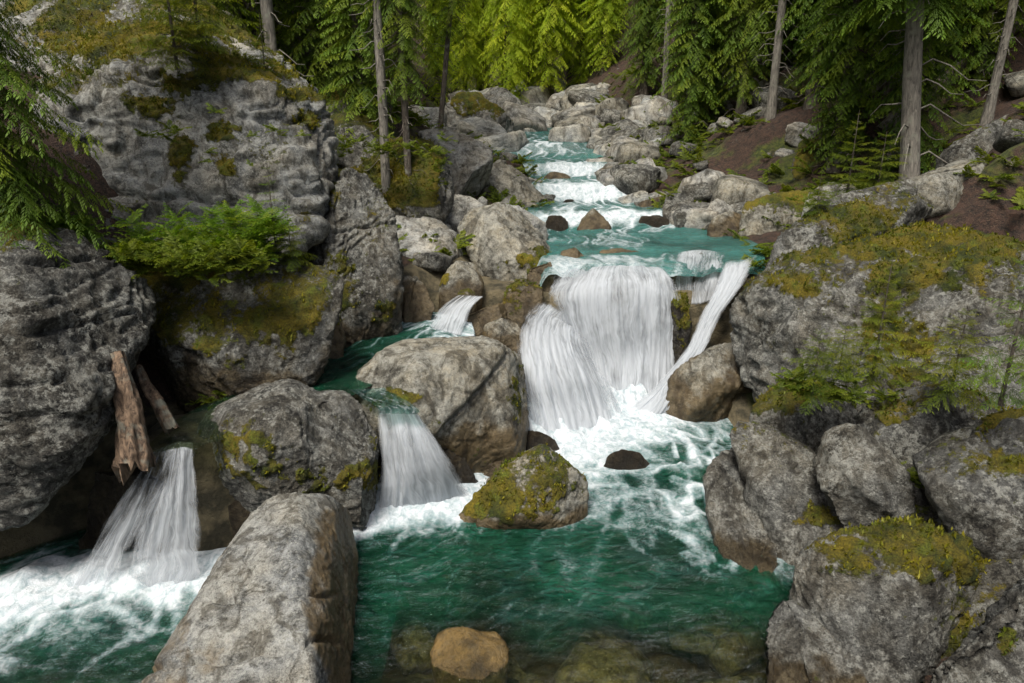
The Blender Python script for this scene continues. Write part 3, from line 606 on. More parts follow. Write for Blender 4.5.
for nm, lb, out, Yv, mt, ms in [
    ('slab_rock', 'long grey slab running up the right bank below the leaning trunk', [(795, 218), (820, 202), (870, 188), (915, 176), (925, 190), (880, 212), (820, 228)], 9.5, 'grey', .2),
    ('slab_rock', 'reddish litter-strewn slab right of the leaning trunk', [(880, 196), (910, 176), (950, 160), (985, 150), (990, 175), (950, 190), (905, 208)], 10.0, 'warm', .1),
    ('bank_rock', 'grey rock outcrop near the right edge above the great rock', [(930, 168), (945, 148), (975, 130), (1010, 112), (1040, 118), (1035, 150), (985, 165), (950, 176)], 11.5, 'grey', .12),
    ('bank_rock', 'pale low rock below the right bank saplings', [(800, 210), (808, 192), (830, 182), (855, 184), (868, 196), (850, 208), (825, 216)], 11.5, 'pale', .2),
    ('bank_rock', 'dark rock under the big spruces on the right bank', [(790, 160), (800, 140), (822, 135), (838, 150), (842, 178), (820, 192), (795, 188)], 14.5, 'dark', .5),
    ('bank_rock', 'mossy dark rock right of the bare trunk on the slope', [(768, 112), (776, 96), (792, 92), (802, 104), (800, 120), (780, 124)], 18, 'grey', .4),
    ('bank_rock', 'small pale rock high on the right slope between two spruces', [(785, 84), (788, 74), (798, 70), (806, 78), (802, 88)], 19, 'pale', .2),
    ('mossy_flat_boulder', 'flat moss-topped boulder at the right end of the upper pool', [(740, 222), (742, 206), (760, 198), (790, 192), (818, 192), (826, 202), (812, 216), (785, 228), (755, 230)], 12.6, 'warm', .45),
    ('large_bank_boulder', 'large grey boulder with mossy right side behind the flat-topped rock', [(727, 150), (738, 132), (765, 126), (792, 130), (802, 150), (800, 178), (786, 190), (762, 188), (742, 174)], 17.5, 'pale', .15),
    ('square_boulder', 'squared flat-topped boulder on the right shore of the rapids', [(663, 184), (665, 168), (680, 160), (702, 160), (724, 168), (728, 190), (722, 200), (690, 202), (670, 198)], 17.0, 'pale', .05),
    ('leaning_stone', 'narrow upright stone leaning between squared boulder and large bank boulder', [(727, 178), (730, 164), (738, 166), (752, 186), (750, 198), (738, 202), (728, 196)], 16.6, 'pale', .05),
    ('shore_boulder', 'sloping pale boulder beside the lower rapid on the right', [(605, 196), (612, 180), (630, 170), (650, 167), (662, 182), (660, 196), (645, 206), (620, 210)], 16.4, 'pale', .04),
    ('shore_boulder', 'round boulder at the right side of the white drop', [(594, 184), (597, 170), (608, 160), (622, 161), (632, 170), (622, 182), (608, 188)], 18, 'pale', .06),
    ('shore_boulder', 'pale boulder with mossy right edge behind the shore boulders', [(627, 168), (630, 156), (645, 151), (660, 154), (664, 164), (655, 172), (640, 174)], 20, 'pale', .3),
    ('shore_stone', 'rounded stone in front of the squared boulder', [(700, 216), (706, 204), (718, 198), (732, 202), (738, 212), (726, 222), (708, 222)], 13.8, 'pale', .05),
    ('shore_stone', 'low speckled stone at the tip of the green upper pool', [(705, 230), (712, 218), (730, 210), (744, 214), (742, 226), (725, 234)], 12.9, 'warm', .12),
    ('shore_stone', 'slanted brown stone left of the round grey one', [(664, 212), (670, 198), (684, 200), (690, 214), (680, 222)], 15, 'warm', .1),
    ('shore_stone', 'dark low stone below the squared boulder', [(686, 206), (696, 196), (714, 198), (716, 208), (700, 214)], 15.3, 'dark', .05),
    ('shore_stone', 'long low stone along the right edge of the rapid', [(628, 214), (640, 202), (662, 196), (674, 206), (660, 216), (642, 218)], 15.2, 'warm', .03),
    ('shore_stone', 'small stone stack piece right of the leaning stone', [(728, 206), (736, 194), (748, 196), (752, 206), (740, 214)], 14.8, 'pale', .05),
    ('stream_boulder', 'dark brown pyramid stone standing midstream in the upper pool', [(573, 231), (580, 217), (592, 208), (600, 213), (611, 225), (608, 232), (590, 235)], 13.6, 'warm', .0),
    ('stream_boulder', 'brown wet boulder left of the white drop', [(538, 188), (543, 176), (556, 171), (570, 176), (574, 186), (568, 194), (550, 195)], 17.3, 'warm', .05),
    ('stream_boulder', 'dark round stone above the brown wet boulder', [(528, 176), (532, 169), (542, 168), (548, 174), (544, 181), (533, 181)], 18.5, 'wet', .0),
    ('stream_boulder', 'dark round stone right of the top drop', [(593, 166), (596, 158), (606, 156), (614, 162), (610, 169), (599, 171)], 19.6, 'wet', .1),
    ('stream_stone', 'low purple-grey stone left of the midstream pyramid stone', [(543, 226), (548, 216), (560, 214), (570, 222), (566, 230), (552, 232)], 13.7, 'wet', .0),
    ('stream_stone', 'submerged dark stone in the lower rapid', [(560, 206), (564, 198), (574, 198), (580, 206), (570, 210)], 15.8, 'wet', .0),
    ('stream_stone', 'flat wet stone breaking the surface right of the pyramid stone', [(634, 224), (640, 216), (658, 215), (670, 220), (662, 226), (645, 227)], 14.0, 'wet', .0),
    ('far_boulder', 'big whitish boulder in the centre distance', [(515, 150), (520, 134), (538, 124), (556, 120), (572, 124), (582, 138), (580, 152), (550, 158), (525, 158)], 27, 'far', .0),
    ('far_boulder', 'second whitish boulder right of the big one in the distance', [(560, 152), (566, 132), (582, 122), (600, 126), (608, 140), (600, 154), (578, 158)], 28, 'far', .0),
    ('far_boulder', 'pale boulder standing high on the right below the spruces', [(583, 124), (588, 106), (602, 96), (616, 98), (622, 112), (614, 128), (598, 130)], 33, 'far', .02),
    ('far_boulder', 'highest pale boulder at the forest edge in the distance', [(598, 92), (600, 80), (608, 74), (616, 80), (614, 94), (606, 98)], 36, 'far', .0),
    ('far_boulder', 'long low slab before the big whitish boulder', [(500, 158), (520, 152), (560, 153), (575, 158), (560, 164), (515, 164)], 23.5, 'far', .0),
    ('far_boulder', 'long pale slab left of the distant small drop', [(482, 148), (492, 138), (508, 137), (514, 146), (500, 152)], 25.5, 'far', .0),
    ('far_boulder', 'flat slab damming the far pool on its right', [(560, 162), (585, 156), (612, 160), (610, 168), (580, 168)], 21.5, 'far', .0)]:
    small = (max(a for a, c in out) - min(a for a, c in out)) < 26
    wl = None
    if nm.startswith(('stream', 'shore')): wl = float(water_z(Yv)) + .05
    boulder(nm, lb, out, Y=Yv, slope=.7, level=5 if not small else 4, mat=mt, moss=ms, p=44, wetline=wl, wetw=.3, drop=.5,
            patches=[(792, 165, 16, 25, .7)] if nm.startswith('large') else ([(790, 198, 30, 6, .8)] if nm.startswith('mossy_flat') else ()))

# submerged stones in the near pool
for lb, out, wl in [
    ('tan rounded stone just breaking the water at the bottom of the pool', [(428, 648), (436, 632), (462, 626), (498, 632), (512, 648), (500, 664), (466, 674), (438, 668)], .03),
    ('flat stone under moving water at the bottom edge left of the tan stone', [(372, 686), (385, 668), (420, 664), (455, 674), (460, 695), (415, 705)], .0),
    ('green-brown submerged stone at the bottom right of the pool', [(690, 652), (705, 636), (740, 634), (772, 648), (770, 668), (735, 678), (700, 670)], -.05),
    ('mossy submerged stone under the water edge rock', [(700, 622), (716, 600), (745, 588), (752, 606), (738, 628), (715, 634)], -.06),
    ('dark submerged stone along the bottom edge of the pool', [(630, 664), (650, 652), (690, 656), (705, 668), (680, 680), (645, 678)], -.05),
    ('broad pale submerged slab at the bottom centre', [(520, 668), (545, 640), (590, 612), (630, 632), (640, 670), (600, 700), (540, 700)], -.07),
    ('yellowish stone in the water at the bottom right corner of the pool', [(720, 690), (740, 674), (780, 672), (805, 690), (790, 712), (740, 712)], .03)]:
    boulder('pool_stone', lb, out, base_z=wl - .48 + (.58 if 'tan rounded' in lb else 0), slope=1.4 if 'tan rounded' in lb else 2.1, thick=.5, drop=.35, level=5, mat='bed', moss=.1, wetline=.5, wetw=.3)

# rubble on both banks: real stones scattered on the ground
r = np.random.default_rng(11)
rub = []
for i in range(7):
    P = np.array([(a, b_, c) for a in (-1, 1) for b_ in (-1, 1) for c in (-1, 1)]) * (.75 + .5 * r.random((8, 3))) * np.array([.45, .36, .27])
    V, Fc, at = shape_rock(P, level=4 if i < 3 else 3, chips=5, amp=.03, moss=.12 if i % 2 else .03, p=60)
    rub.append(mesh_np('rubble_stone', V, Fc, M[['pale', 'grey', 'far', 'warm', 'pale', 'grey', 'bed'][i]], attrs=at))
spots = []
for _ in range(128):            # right shore, rising to the trees
    y = r.uniform(13.5, 34); xr = interp(y, EY, XR); spots.append((xr + abs(r.normal(0, 1.9)) - .3, y, (.3 + .9 * r.random() ** 2) * (1 + (y - 13) * .03), 'r'))
for _ in range(62):             # far centre boulder field
    y = r.uniform(22, 46); x = r.uniform(interp(y, EY, XL) - 1.5, interp(y, EY, XR) + 1.6); spots.append((x, y, .5 + 2.3 * r.random() ** 2.5, 'c'))
for _ in range(30):             # left shore between the boulders
    y = r.uniform(9.5, 22); spots.append((interp(y, EY, XL) - abs(r.normal(0, .7)) + .15, y, r.uniform(.2, .7), 'l'))
for _ in range(18):     # stones on the stream bed near the camera
    spots.append((r.uniform(-.9, 2.3), r.uniform(4.0, 5.4), r.uniform(.2, .75), 'b'))
for _ in range(58):
    yy = r.uniform(9, 26); spots.append((interp(yy, EY, XR) + r.uniform(1.2, 9), yy, .18 + 1.0 * r.random() ** 2, 's'))
LB = {'b': ('brown stone lying on the bed of the clear shallow water in the foreground', 'stones on the stream bed'), 'r': ('loose stone among the rubble on the right shore', 'rubble on the right shore'), 'c': ('pale rock in the distant boulder field', 'distant boulder field'),
      'l': ('stone wedged among the boulders of the left shore', 'stones along the left shore'), 's': ('stone lying in the leaf litter of the right slope', 'stones on the right slope')}
for i, (x, y, s, k) in enumerate(spots):
    z = float(terrain_z(np.array([x]), np.array([y]))[0])
    if k == 'c' and interp(y, EY, XL) < x < interp(y, EY, XR) and y < 30: z = float(water_z(y)) - .1
    if k == 'b': z = -.12 - s * .62 - .08 * r.random()
    o = link('rubble_stone', rub[(2, 0, 2)[i % 3] if k == 'c' else 6 if k == 'b' else i % 6], (x, y, z + s * .12), None, LB[k][0] if k == 'b' else ('big ' if s > 1.0 else 'small ' if s < .5 else 'middling ') + ('dark ' if k != 'c' and i % 6 in (1, 5) else 'tan ' if k != 'c' and i % 6 == 3 else '') + LB[k][0], 'stone', LB[k][1])
    o.scale = (s, s * r.uniform(.8, 1.2), s * r.uniform(.7, 1.1)); o.rotation_euler = (r.uniform(-.4, .4), r.uniform(-.4, .4), r.uniform(0, 6.28))
# ================================================================== WATER
def water_material(name, teal=(.003, .050, .024), shallow=(.80, .88, .66), rip=1.0, gloss=1.1):
    m, nt = newmat(name); b = NB(nt)
    tc = b.n('ShaderNodeTexCoord').outputs['Object']
    foam = b.attr('foam'); deep = b.attr('deep')
    wp = b.noise(tc, 2.0, 3)
    rn = b.noise(b.mapping(tc, (1, 1.5, 1)), 5.5, 5, .55, 1.3)
    rn2 = b.noise(b.mapping(tc, (1.0, 1.7, 1)), 19, 4, .6, .9)
    h = b.math('MULTIPLY_ADD', rn2, .28, rn)
    nrm = b.bump(h, 1.0 * rip, .20)
    col = b.mix(b.rng(b.noise(tc, 1.1, 4, .55, .5), .35, .65), tuple(c * .55 for c in teal), tuple(c * 1.5 for c in teal))
    col = b.mix(b.rng(foam, .05, .6), col, (.06, .22, .20))            # bubbles carried below the surface pale the water
    dif = b.n('ShaderNodeBsdfDiffuse'); b.lk(col, dif.inputs[0]); b.lk(nrm, dif.inputs['Normal'])
    tr = b.n('ShaderNodeBsdfTransparent'); tr.inputs[0].default_value = (*shallow, 1)
    body = b.n('ShaderNodeMixShader'); b.lk(deep, body.inputs[0]); b.lk(tr.outputs[0], body.inputs[1]); b.lk(dif.outputs[0], body.inputs[2])
    gl = b.n('ShaderNodeBsdfGlossy'); gl.inputs['Roughness'].default_value = .09; b.lk(nrm, gl.inputs['Normal']); gl.inputs[0].default_value = (1, 1, 1, 1)
    fr = b.n('ShaderNodeFresnel'); fr.inputs[0].default_value = 1.33; b.lk(nrm, fr.inputs['Normal'])
    surf = b.n('ShaderNodeMixShader'); b.lk(b.math('MULTIPLY', fr.outputs[0], gloss), surf.inputs[0]); b.lk(body.outputs[0], surf.inputs[1]); b.lk(gl.outputs[0], surf.inputs[2])
    fd = b.n('ShaderNodeBsdfDiffuse'); b.lk(b.mix(b.rng(b.noise(b.mapping(tc, (1.6, 1, 1)), 7, 7, .7, .8), .36, .6), (.30, .37, .40), (.60, .64, .67)), fd.inputs[0]); b.lk(b.bump(b.noise(tc, 12, 5, .7), .6, .05), fd.inputs['Normal'])
    fm = b.math('MULTIPLY_ADD', b.rng(b.noise(tc, 16, 7, .7, .6), .3, .7, -.26, .26), b.rng(foam, .04, .3), foam)
    out = b.n('ShaderNodeMixShader'); b.lk(b.rng(fm, .15, 1.0), out.inputs[0]); b.lk(surf.outputs[0], out.inputs[1]); b.lk(fd.outputs[0], out.inputs[2])
    o = b.n('ShaderNodeOutputMaterial'); b.lk(out.outputs[0], o.inputs[0])
    return m
def fall_material(name, tint=(.58, .62, .66), cover=.20, su=16, sv=.9, roughv=.62):
    m, nt = newmat(name); b = NB(nt)
    uv = b.n('ShaderNodeUVMap').outputs[0]
    wv = b.noise(b.mapping(uv, (2.2, 1.1, 1)), 1.0, 3, .6)
    sh = b.n('ShaderNodeCombineXYZ'); b.lk(b.math('MULTIPLY_ADD', wv, .30, -.15), sh.inputs[0])
    va = b.n('ShaderNodeVectorMath', operation='ADD'); b.lk(uv, va.inputs[0]); b.lk(sh.outputs[0], va.inputs[1]); uw = va.outputs[0]
    n1 = b.noise(b.mapping(uw, (su * 1.7, sv, 1)), 1.0, 7, roughv + .06, .1)
    n2 = b.noise(b.mapping(uw, (su * .30, sv * .8, 1)), 1.0, 4, .6)
    n3 = b.noise(b.mapping(uw, (2.6, 1.5, 1)), 1.0, 4, .6)
    dens = b.attr('dens')
    v = b.math('ADD', b.math('MULTIPLY_ADD', n2, 1.1, b.math('MULTIPLY', n1, .95)), b.math('MULTIPLY_ADD', dens, 1.0, -2.075 + cover))
    v = b.math('MULTIPLY_ADD', n3, 1.5, b.math('SUBTRACT', v, .27))
    a = b.rng(v, -.18, .55, 0, .96)
    col = b.mix(b.rng(n1, .36, .58), tuple(c * .8 for c in tint), tint)
    d = b.n('ShaderNodeBsdfDiffuse'); b.lk(col, d.inputs[0])
    t = b.n('ShaderNodeBsdfTranslucent'); b.lk(col, t.inputs[0])
    dt = b.n('ShaderNodeMixShader'); dt.inputs[0].default_value = .4; b.lk(d.outputs[0], dt.inputs[1]); b.lk(t.outputs[0], dt.inputs[2])
    nrm = b.bump(n1, .35, .02); b.lk(nrm, d.inputs['Normal'])
    tr = b.n('ShaderNodeBsdfTransparent')
    mx = b.n('ShaderNodeMixShader'); b.lk(a, mx.inputs[0]); b.lk(tr.outputs[0], mx.inputs[1]); b.lk(dt.outputs[0], mx.inputs[2])
    o = b.n('ShaderNodeOutputMaterial'); b.lk(mx.outputs[0], o.inputs[0])
    return m
MW = water_material('pool_water')
MU = water_material('stream_water', (.065, .23, .21), (.55, .72, .66), 1.0, .45)
MF = fall_material('falling_water')
MFT = fall_material('thin_falling_water', cover=.04, su=26)

# --- lower pool
x = np.arange(-6.5, 3.9, .03); y = np.concatenate([np.arange(.5, 4, .08), np.arange(4, 10.3, .03)])
X, Y = np.meshgrid(x, y); n0, n1_ = len(x), len(y)
P2 = np.stack([X, Y, 0 * X], -1).reshape(-1, 3)
px = project(P2)
bedz = terrain_z(X, Y).ravel()
xf, yf = P2[:, 0], P2[:, 1]
def gxy(a, c, z=0.0): q = G(a, c, z); return q[:2]
def ridged(P, o=3, off=0.): return np.clip(1 - np.abs(fbm(P, o, .55, off=off)) * 2.6, 0, 1)
def foam_from(src, reach, dirv, spread, streak, off, webscale=1.0, core=.6):
    """foam spreading away from a landing line src (world xy points)"""
    d = seg_dist(xf, yf, src)
    c = src.mean(0)
    dx, dy = xf - c[0] + .25 * fbm(P2 * .8, 3, off=off), yf - c[1] + .25 * fbm(P2 * .8, 3, off=off + 5)
    u = dx * dirv[0] + dy * dirv[1]; v = -dx * dirv[1] + dy * dirv[0]
    sp = v / (1 + np.clip(u, 0, 9) * spread)
    S = np.stack([sp * streak, u * .9, 0 * u + off], 1)
    web = ridged(S, 3, off) ** 1.4 * .8
    web2 = ridged(np.stack([sp * streak * .5 * webscale, u * 1.7 * webscale, 0 * u + off], 1) , 2, off + 8) ** 1.8 * .8
    n = fbm(S, 4, .6, off=off + 2)
    fall = np.exp(-(d / reach) ** 1.5)
    side = sstep(1.35, .5, np.abs(v) / (.6 + spread * 1.5 + np.clip(u, 0, 9) * .55))
    core_f = sstep(core * 1.6, core * .35, d + n * .35)
    return np.clip(core_f + fall * side * (web * 1.0 + web2 * .7 + n * .45 + .15) * (u > -.6), 0, 1)
srcM = np.array([gxy(530, 438), gxy(575, 420), gxy(620, 405), gxy(675, 392)])
srcC = np.array([gxy(360, 512), gxy(400, 505), gxy(460, 495)])
srcL = np.array([gxy(30, 590), gxy(100, 585), gxy(205, 575)])
f = foam_from(srcM, 1.9, np.array([.30, -.95]), .35, 2.6, 3., core=1.0)
# white runs down the right side of the main pool
run = np.array([gxy(650, 420), gxy(690, 455), gxy(715, 490), gxy(728, 520)])
dr = seg_dist(xf, yf, run)
rr = ridged(np.stack([(xf + .25 * yf) * 2.2, (yf - xf * .4) * .9, 0 * xf], 1) + .5 * np.stack([fbm(P2 * 1.1, 2), fbm(P2 * 1.1, 2, off=9), 0 * xf], 1), 3, 40) ** 2
f = np.maximum(f, np.exp(-(dr / .75) ** 2) * (rr * 1.2 + .12 + .35 * fbm(P2 * np.array([3, 1.4, 1]), 3)))
f = np.maximum(f, foam_from(srcC, .55, np.array([-.35, -.93]), .5, 3.2, 13., 1.6, core=.38))
# thin swirl lines
f = np.maximum(f, foam_from(srcL, .85, np.array([-.25, -.97]), .4, 2.4, 23., 1.3, core=.34))
# faint silky ribbons over the calm pool
sil = ridged(np.stack([xf * .9 + yf * .35, yf * 2.6 - xf * .8, 0 * xf], 1) + .8 * np.stack([fbm(P2 * .7, 2), fbm(P2 * .7, 2, off=4), 0 * xf], 1), 3, 60) ** 3
f = np.maximum(f, sil * .17 * sstep(3.8, 4.6, yf) * sstep(7.8, 6.3, yf) * (xf > -1.6))
f = np.clip(f, 0, 1)
dist_main = np.minimum(seg_dist(xf, yf, srcM), dr * 1.3)
mound = seg_dist(xf, yf, srcM + np.array([0, .1]))
zz = .16 * np.exp(-(mound / .38) ** 2) * (1 + 1.2 * fbm(P2 * 3.5, 3)) + .018 * fbm(P2 * np.array([2.2, 3.2, 1]), 3) + f * .03 + .07 * np.exp(-(dist_main / .7) ** 2) * (1 + fbm(P2 * 2.5, 3)) + .08 * np.exp(-(seg_dist(xf, yf, srcC) / .25) ** 2) + .08 * np.exp(-(seg_dist(xf, yf, srcL) / .35) ** 2) * (1 + fbm(P2 * 3, 3))
near = sstep(5.15, 4.4, yf + .3 * fbm(P2 * .9, 2)) * (xf > -1.0)
deep = np.clip(1 - np.exp(-np.maximum(0, -bedz) * 3.0), 0, 1) * (1 - .97 * near)
deep = np.clip(deep + .12 * fbm(P2 * 1.3, 3), .04, .94)
P2[:, 2] = zz
idx = np.arange(n0 * n1_).reshape(n1_, n0)
Fq = np.stack([idx[:-1, :-1], idx[:-1, 1:], idx[1:, 1:], idx[1:, :-1]], -1).reshape(-1, 4)
keep = ~((seg_dist(xf, yf, MOUND)[Fq].max(1) < .45))
link('water', mesh_np('water', P2, Fq[keep], MW, attrs={'foam': f, 'deep': deep}), kind='structure', label='clear green plunge pool with white foam below the waterfalls')

# --- sheets along streamlines
def catmull(C, n):
    C = np.asarray(C, float); k = len(C)
    t = np.linspace(0, k - 1, n); i = np.clip(t.astype(int), 0, k - 2); f_ = (t - i)[:, None]
    p0 = C[np.maximum(i - 1, 0)]; p1 = C[i]; p2 = C[i + 1]; p3 = C[np.minimum(i + 2, k - 1)]
    sh = (n,) + (1,) * (C.ndim - 1); f_ = (t - i).reshape(sh)
    return .5 * (2 * p1 + (p2 - p0) * f_ + (2 * p0 - 5 * p1 + 4 * p2 - p3) * f_ ** 2 + (3 * p1 - p0 - 3 * p2 + p3) * f_ ** 3)
def sheet_grid(rows, nu, nv):
    R = np.stack([catmull(r_, nv) for r_ in rows])        # rows x nv x 3
    return catmull(R, nu)                                  # nu x nv x 3
def w3(c):
    if c[2] == 'g': return G(c[0], c[1], c[3] if len(c) > 3 else 0.02)
    return W(*c)
def fall(name, label, rows, mat, nu=60, nv=80, d0=1.0, d1=1.0, edge=.12, wob=.03, off=0., toward=0.0, dm=None):
    S = sheet_grid([[w3(c) for c in r_] for r_ in rows], nu, nv)
    u = np.concatenate([[0], np.cumsum(np.linalg.norm(np.diff(S[:, nv // 2], axis=0), axis=1))])
    v = np.concatenate([[0], np.cumsum(np.linalg.norm(np.diff(S[nu // 2], axis=0), axis=1))])
    U, Vv = np.meshgrid(u + off * 3.7, v, indexing='ij')
    Pn = np.stack([U * 15, Vv * 1.1, 0 * U + off], -1).reshape(-1, 3)
    d = fbm(Pn, 3, .55).reshape(nu, nv) * wob
    fwd = np.array([0, -1, .2])
    S = S + (d + toward)[..., None] * fwd
    uu = np.linspace(0, 1, nu)[:, None]; vv = np.linspace(0, 1, nv)[None]
    dens = (d0 + (d1 - d0) * vv) * sstep(0, edge * 1.8, uu) ** .7 * sstep(1, 1 - edge * 1.8, uu) ** .7 * (sstep(0, .08, vv) * .8 + .2) * (sstep(1.0, .94, vv) * .8 + .2)
    if dm is not None: dens = dens + dm(uu, vv)
    idx = np.arange(nu * nv).reshape(nu, nv)
    F = np.stack([idx[:-1, :-1], idx[:-1, 1:], idx[1:, 1:], idx[1:, :-1]], -1).reshape(-1, 4)
    me = mesh_np(name, S.reshape(-1, 3), F, mat, attrs={'dens': np.clip(dens, 0, 1.3).ravel()}, uv=np.stack([U, Vv], -1).reshape(-1, 2))
    return link(name, me, label=label, kind='structure')
for k in range(2):
    fall('waterfall', 'broad white curtain of the main waterfall over its rounded rock',
     [[(552, 268, 10.7), (548, 284, 10.25), (547, 300, 9.95), (553, 330, 9.9), (565, 362, 9.85), (580, 398, 9.75)],
      [(588, 264, 10.9), (580, 275, 10.3), (572, 295, 9.95), (578, 330, 9.85), (588, 362, 9.8), (600, 402, 'g')],
      [(622, 262, 11.0), (621, 270, 10.4), (621, 290, 9.95), (622, 325, 9.82), (624, 360, 9.75), (625, 404, 'g')],
      [(648, 264, 10.9), (654, 271, 10.35), (660, 288, 9.98), (660, 320, 9.85), (660, 355, 9.78), (658, 402, 'g')],
      [(664, 266, 10.8), (674, 277, 10.3), (682, 295, 10.0), (684, 325, 9.9), (684, 350, 9.85), (682, 392, 'g')]], MF if k else MFT, 110, 90, .55 + .15 * k, .95, wob=.035, off=k * 3., toward=.03 + k * .05)
for k in range(2):
    fall('waterfall', 'bulging white cascade on the left of the main waterfall',
     [[(536, 298, 10.2), (524, 312, 9.7), (514, 332, 9.2), (516, 372, 8.8), (522, 412, 8.5), (526, 446, 'g')],
      [(552, 304, 10.2), (541, 318, 9.7), (536, 340, 9.1), (540, 375, 8.65), (548, 410, 8.45), (556, 442, 'g')],
      [(572, 318, 10.1), (568, 330, 9.7), (572, 350, 9.2), (582, 375, 8.9), (592, 405, 8.75), (598, 428, 'g')],
      [(592, 340, 10.0), (598, 352, 9.7), (607, 370, 9.5), (618, 390, 9.3), (626, 405, 9.2), (634, 418, 'g')]], MF if k else MFT, 90, 90, .75, 1.05, edge=.2, wob=.04, off=10 + k * 3., toward=.02 + k * .05)
for k in range(2):
    fall('waterfall', 'fast white chute slanting down the right of the main waterfall',
     [[(724, 260, 10.7), (712, 290, 10.0), (697, 320, 9.7), (683, 350, 9.45), (656, 382, 9.3), (622, 412, 'g')],
      [(738, 260, 10.6), (727, 286, 9.9), (708, 318, 9.6), (694, 350, 9.3), (672, 383, 9.1), (645, 418, 'g')],
      [(756, 254, 10.5), (745, 280, 9.8), (722, 312, 9.45), (706, 347, 9.15), (687, 382, 8.9), (668, 416, 'g')]], MF, 50, 110, .95, 1.05, edge=.18, wob=.04, off=20 + k * 3, toward=.02 + k * .05)
fall('waterfall', 'thin silky strands over the brown lip rock', [[(676, 252, 11.3), (674, 262, 10.75), (672, 280, 10.55), (672, 302, 10.4)], [(700, 249, 11.3), (698, 260, 10.65), (696, 280, 10.4), (694, 305, 10.25)], [(726, 252, 11.4), (726, 262, 10.6), (722, 280, 10.35), (716, 300, 10.25)]], MFT, 50, 50, .75, .85, off=31.)
fall('waterfall', 'tiny trickle at the left of the lip rock', [[(650, 260, 11), (649, 268, 10.7), (646, 278, 10.5)], [(664, 258, 11), (663, 266, 10.7), (660, 276, 10.5)]], MFT, 24, 24, .9, .9, off=35.)
for k in range(2):
    fall('waterfall', 'small fan-shaped middle waterfall between two boulders',
     [[(374, 408, 'g', 1.2), (376, 416, 6.72), (378, 440, 6.6), (380, 475, 6.55), (376, 512, 'g')],
      [(398, 404, 'g', 1.2), (400, 412, 6.68), (406, 440, 6.5), (412, 470, 6.45), (416, 508, 'g')],
      [(418, 408, 'g', 1.2), (422, 416, 6.72), (440, 440, 6.55), (458, 468, 6.55), (474, 496, 'g')]], MF if k else MFT, 60, 70, .62, .95, edge=.1, wob=.035, off=40 + k * 3, toward=.03 * k)
for k in range(2):
    fall('waterfall', 'left waterfall fanning over a dark rock below the broken log',
     [[(150, 452, 5.95), (140, 470, 5.6), (112, 510, 5.5), (86, 550, 5.4), (58, 590, 'g')],
      [(168, 444, 5.95), (162, 458, 5.6), (146, 500, 5.42), (128, 545, 5.32), (110, 592, 'g')],
      [(184, 440, 5.95), (182, 452, 5.6), (176, 495, 5.4), (168, 540, 5.32), (165, 592, 'g')],
      [(198, 442, 5.95), (198, 452, 5.65), (202, 495, 5.45), (206, 540, 5.38), (210, 585, 'g')]], MFT, 60, 70, .50 + .1 * k, .78, edge=.1, wob=.035, off=50 + k * 3, toward=.03 * k,
     dm=lambda uu, vv: -.28 * np.exp(-((uu - .38) / .16) ** 2) * sstep(.1, .4, vv))
fall('waterfall', 'little cascade dropping into the side channel', [[(458, 294, 'g', 1.62), (444, 303, 9.8), (434, 314, 9.65), (426, 327, 'g', 1.22)], [(472, 295, 'g', 1.62), (458, 306, 9.65), (450, 318, 9.5), (444, 332, 'g', 1.22)], [(486, 296, 'g', 1.62), (474, 306, 9.5), (468, 322, 9.4), (462, 337, 'g', 1.22)]], MFT, 50, 50, .85, .95, off=62.)

# --- horizontal channel surfaces
def surface(name, label, rows, zfun, mat, nu, nv, foamfun, deepv, disp=.015, endfall=0.0):
    S = sheet_grid(rows, nu, nv)
    P = S.reshape(-1, 3).copy()
    if zfun is not None: P[:, 2] = zfun(P)
    if endfall: P[:, 2] -= endfall * sstep(.04, 0, np.tile(np.linspace(0, 1, nv), nu))
    u = np.linspace(0, 1, nu)[:, None] + np.zeros((1, nv)); v = np.zeros((nu, 1)) + np.linspace(0, 1, nv)[None]
    L = np.concatenate([[0], np.cumsum(np.linalg.norm(np.diff(S[nu // 2], axis=0), axis=1))])
    f = np.clip(foamfun(P, u.ravel(), v.ravel(), np.interp(v.ravel(), np.linspace(0, 1, nv), L)), 0, 1)
    P[:, 2] += fbm(P * np.array([3, 2, 1]), 3) * disp + f * .02
    idx = np.arange(nu * nv).reshape(nu, nv)
    F = np.stack([idx[:-1, :-1], idx[:-1, 1:], idx[1:, 1:], idx[1:, :-1]], -1).reshape(-1, 4)
    link(name, mesh_np(name, P, F, mat, attrs={'foam': f, 'deep': deepv(v.ravel()) if callable(deepv) else np.full(len(P), deepv)}), kind='structure', label=label)
gs = lambda a, c, z=1.2: G(a, c, z)
def f_side(P, u, v, L):
    S = np.stack([u * 5, L * .8, 0 * u], 1); S[:, :2] += .6 * fbm(P * 1.5, 2)[:, None]
    n = ridged(S, 3, 70) ** 2
    return sstep(.62, .0, v) * (n * .9 + .22) + .3 * sstep(.24, .05, v)
surface('water', 'green side channel winding behind the middle boulders',
        [[gs(474, 326), gs(462, 316), gs(430, 312), gs(392, 322), gs(350, 346), gs(308, 368), gs(258, 386), gs(190, 412), gs(148, 444), gs(146, 450, 1.08)],
         [gs(478, 336), gs(462, 330), gs(434, 326), gs(402, 340), (gs(362, 362)), gs(322, 378), gs(270, 398), gs(205, 424), gs(172, 446), gs(171, 453, 1.08)],
         [gs(472, 343), gs(464, 345), gs(448, 347), gs(425, 354), gs(402, 365), gs(372, 385), gs(320, 410), gs(228, 438), gs(199, 448), gs(199, 455, 1.08)]], None, MW, 60, 260, f_side, lambda v: .93 - .88 * sstep(.5, .85, v), endfall=.2)
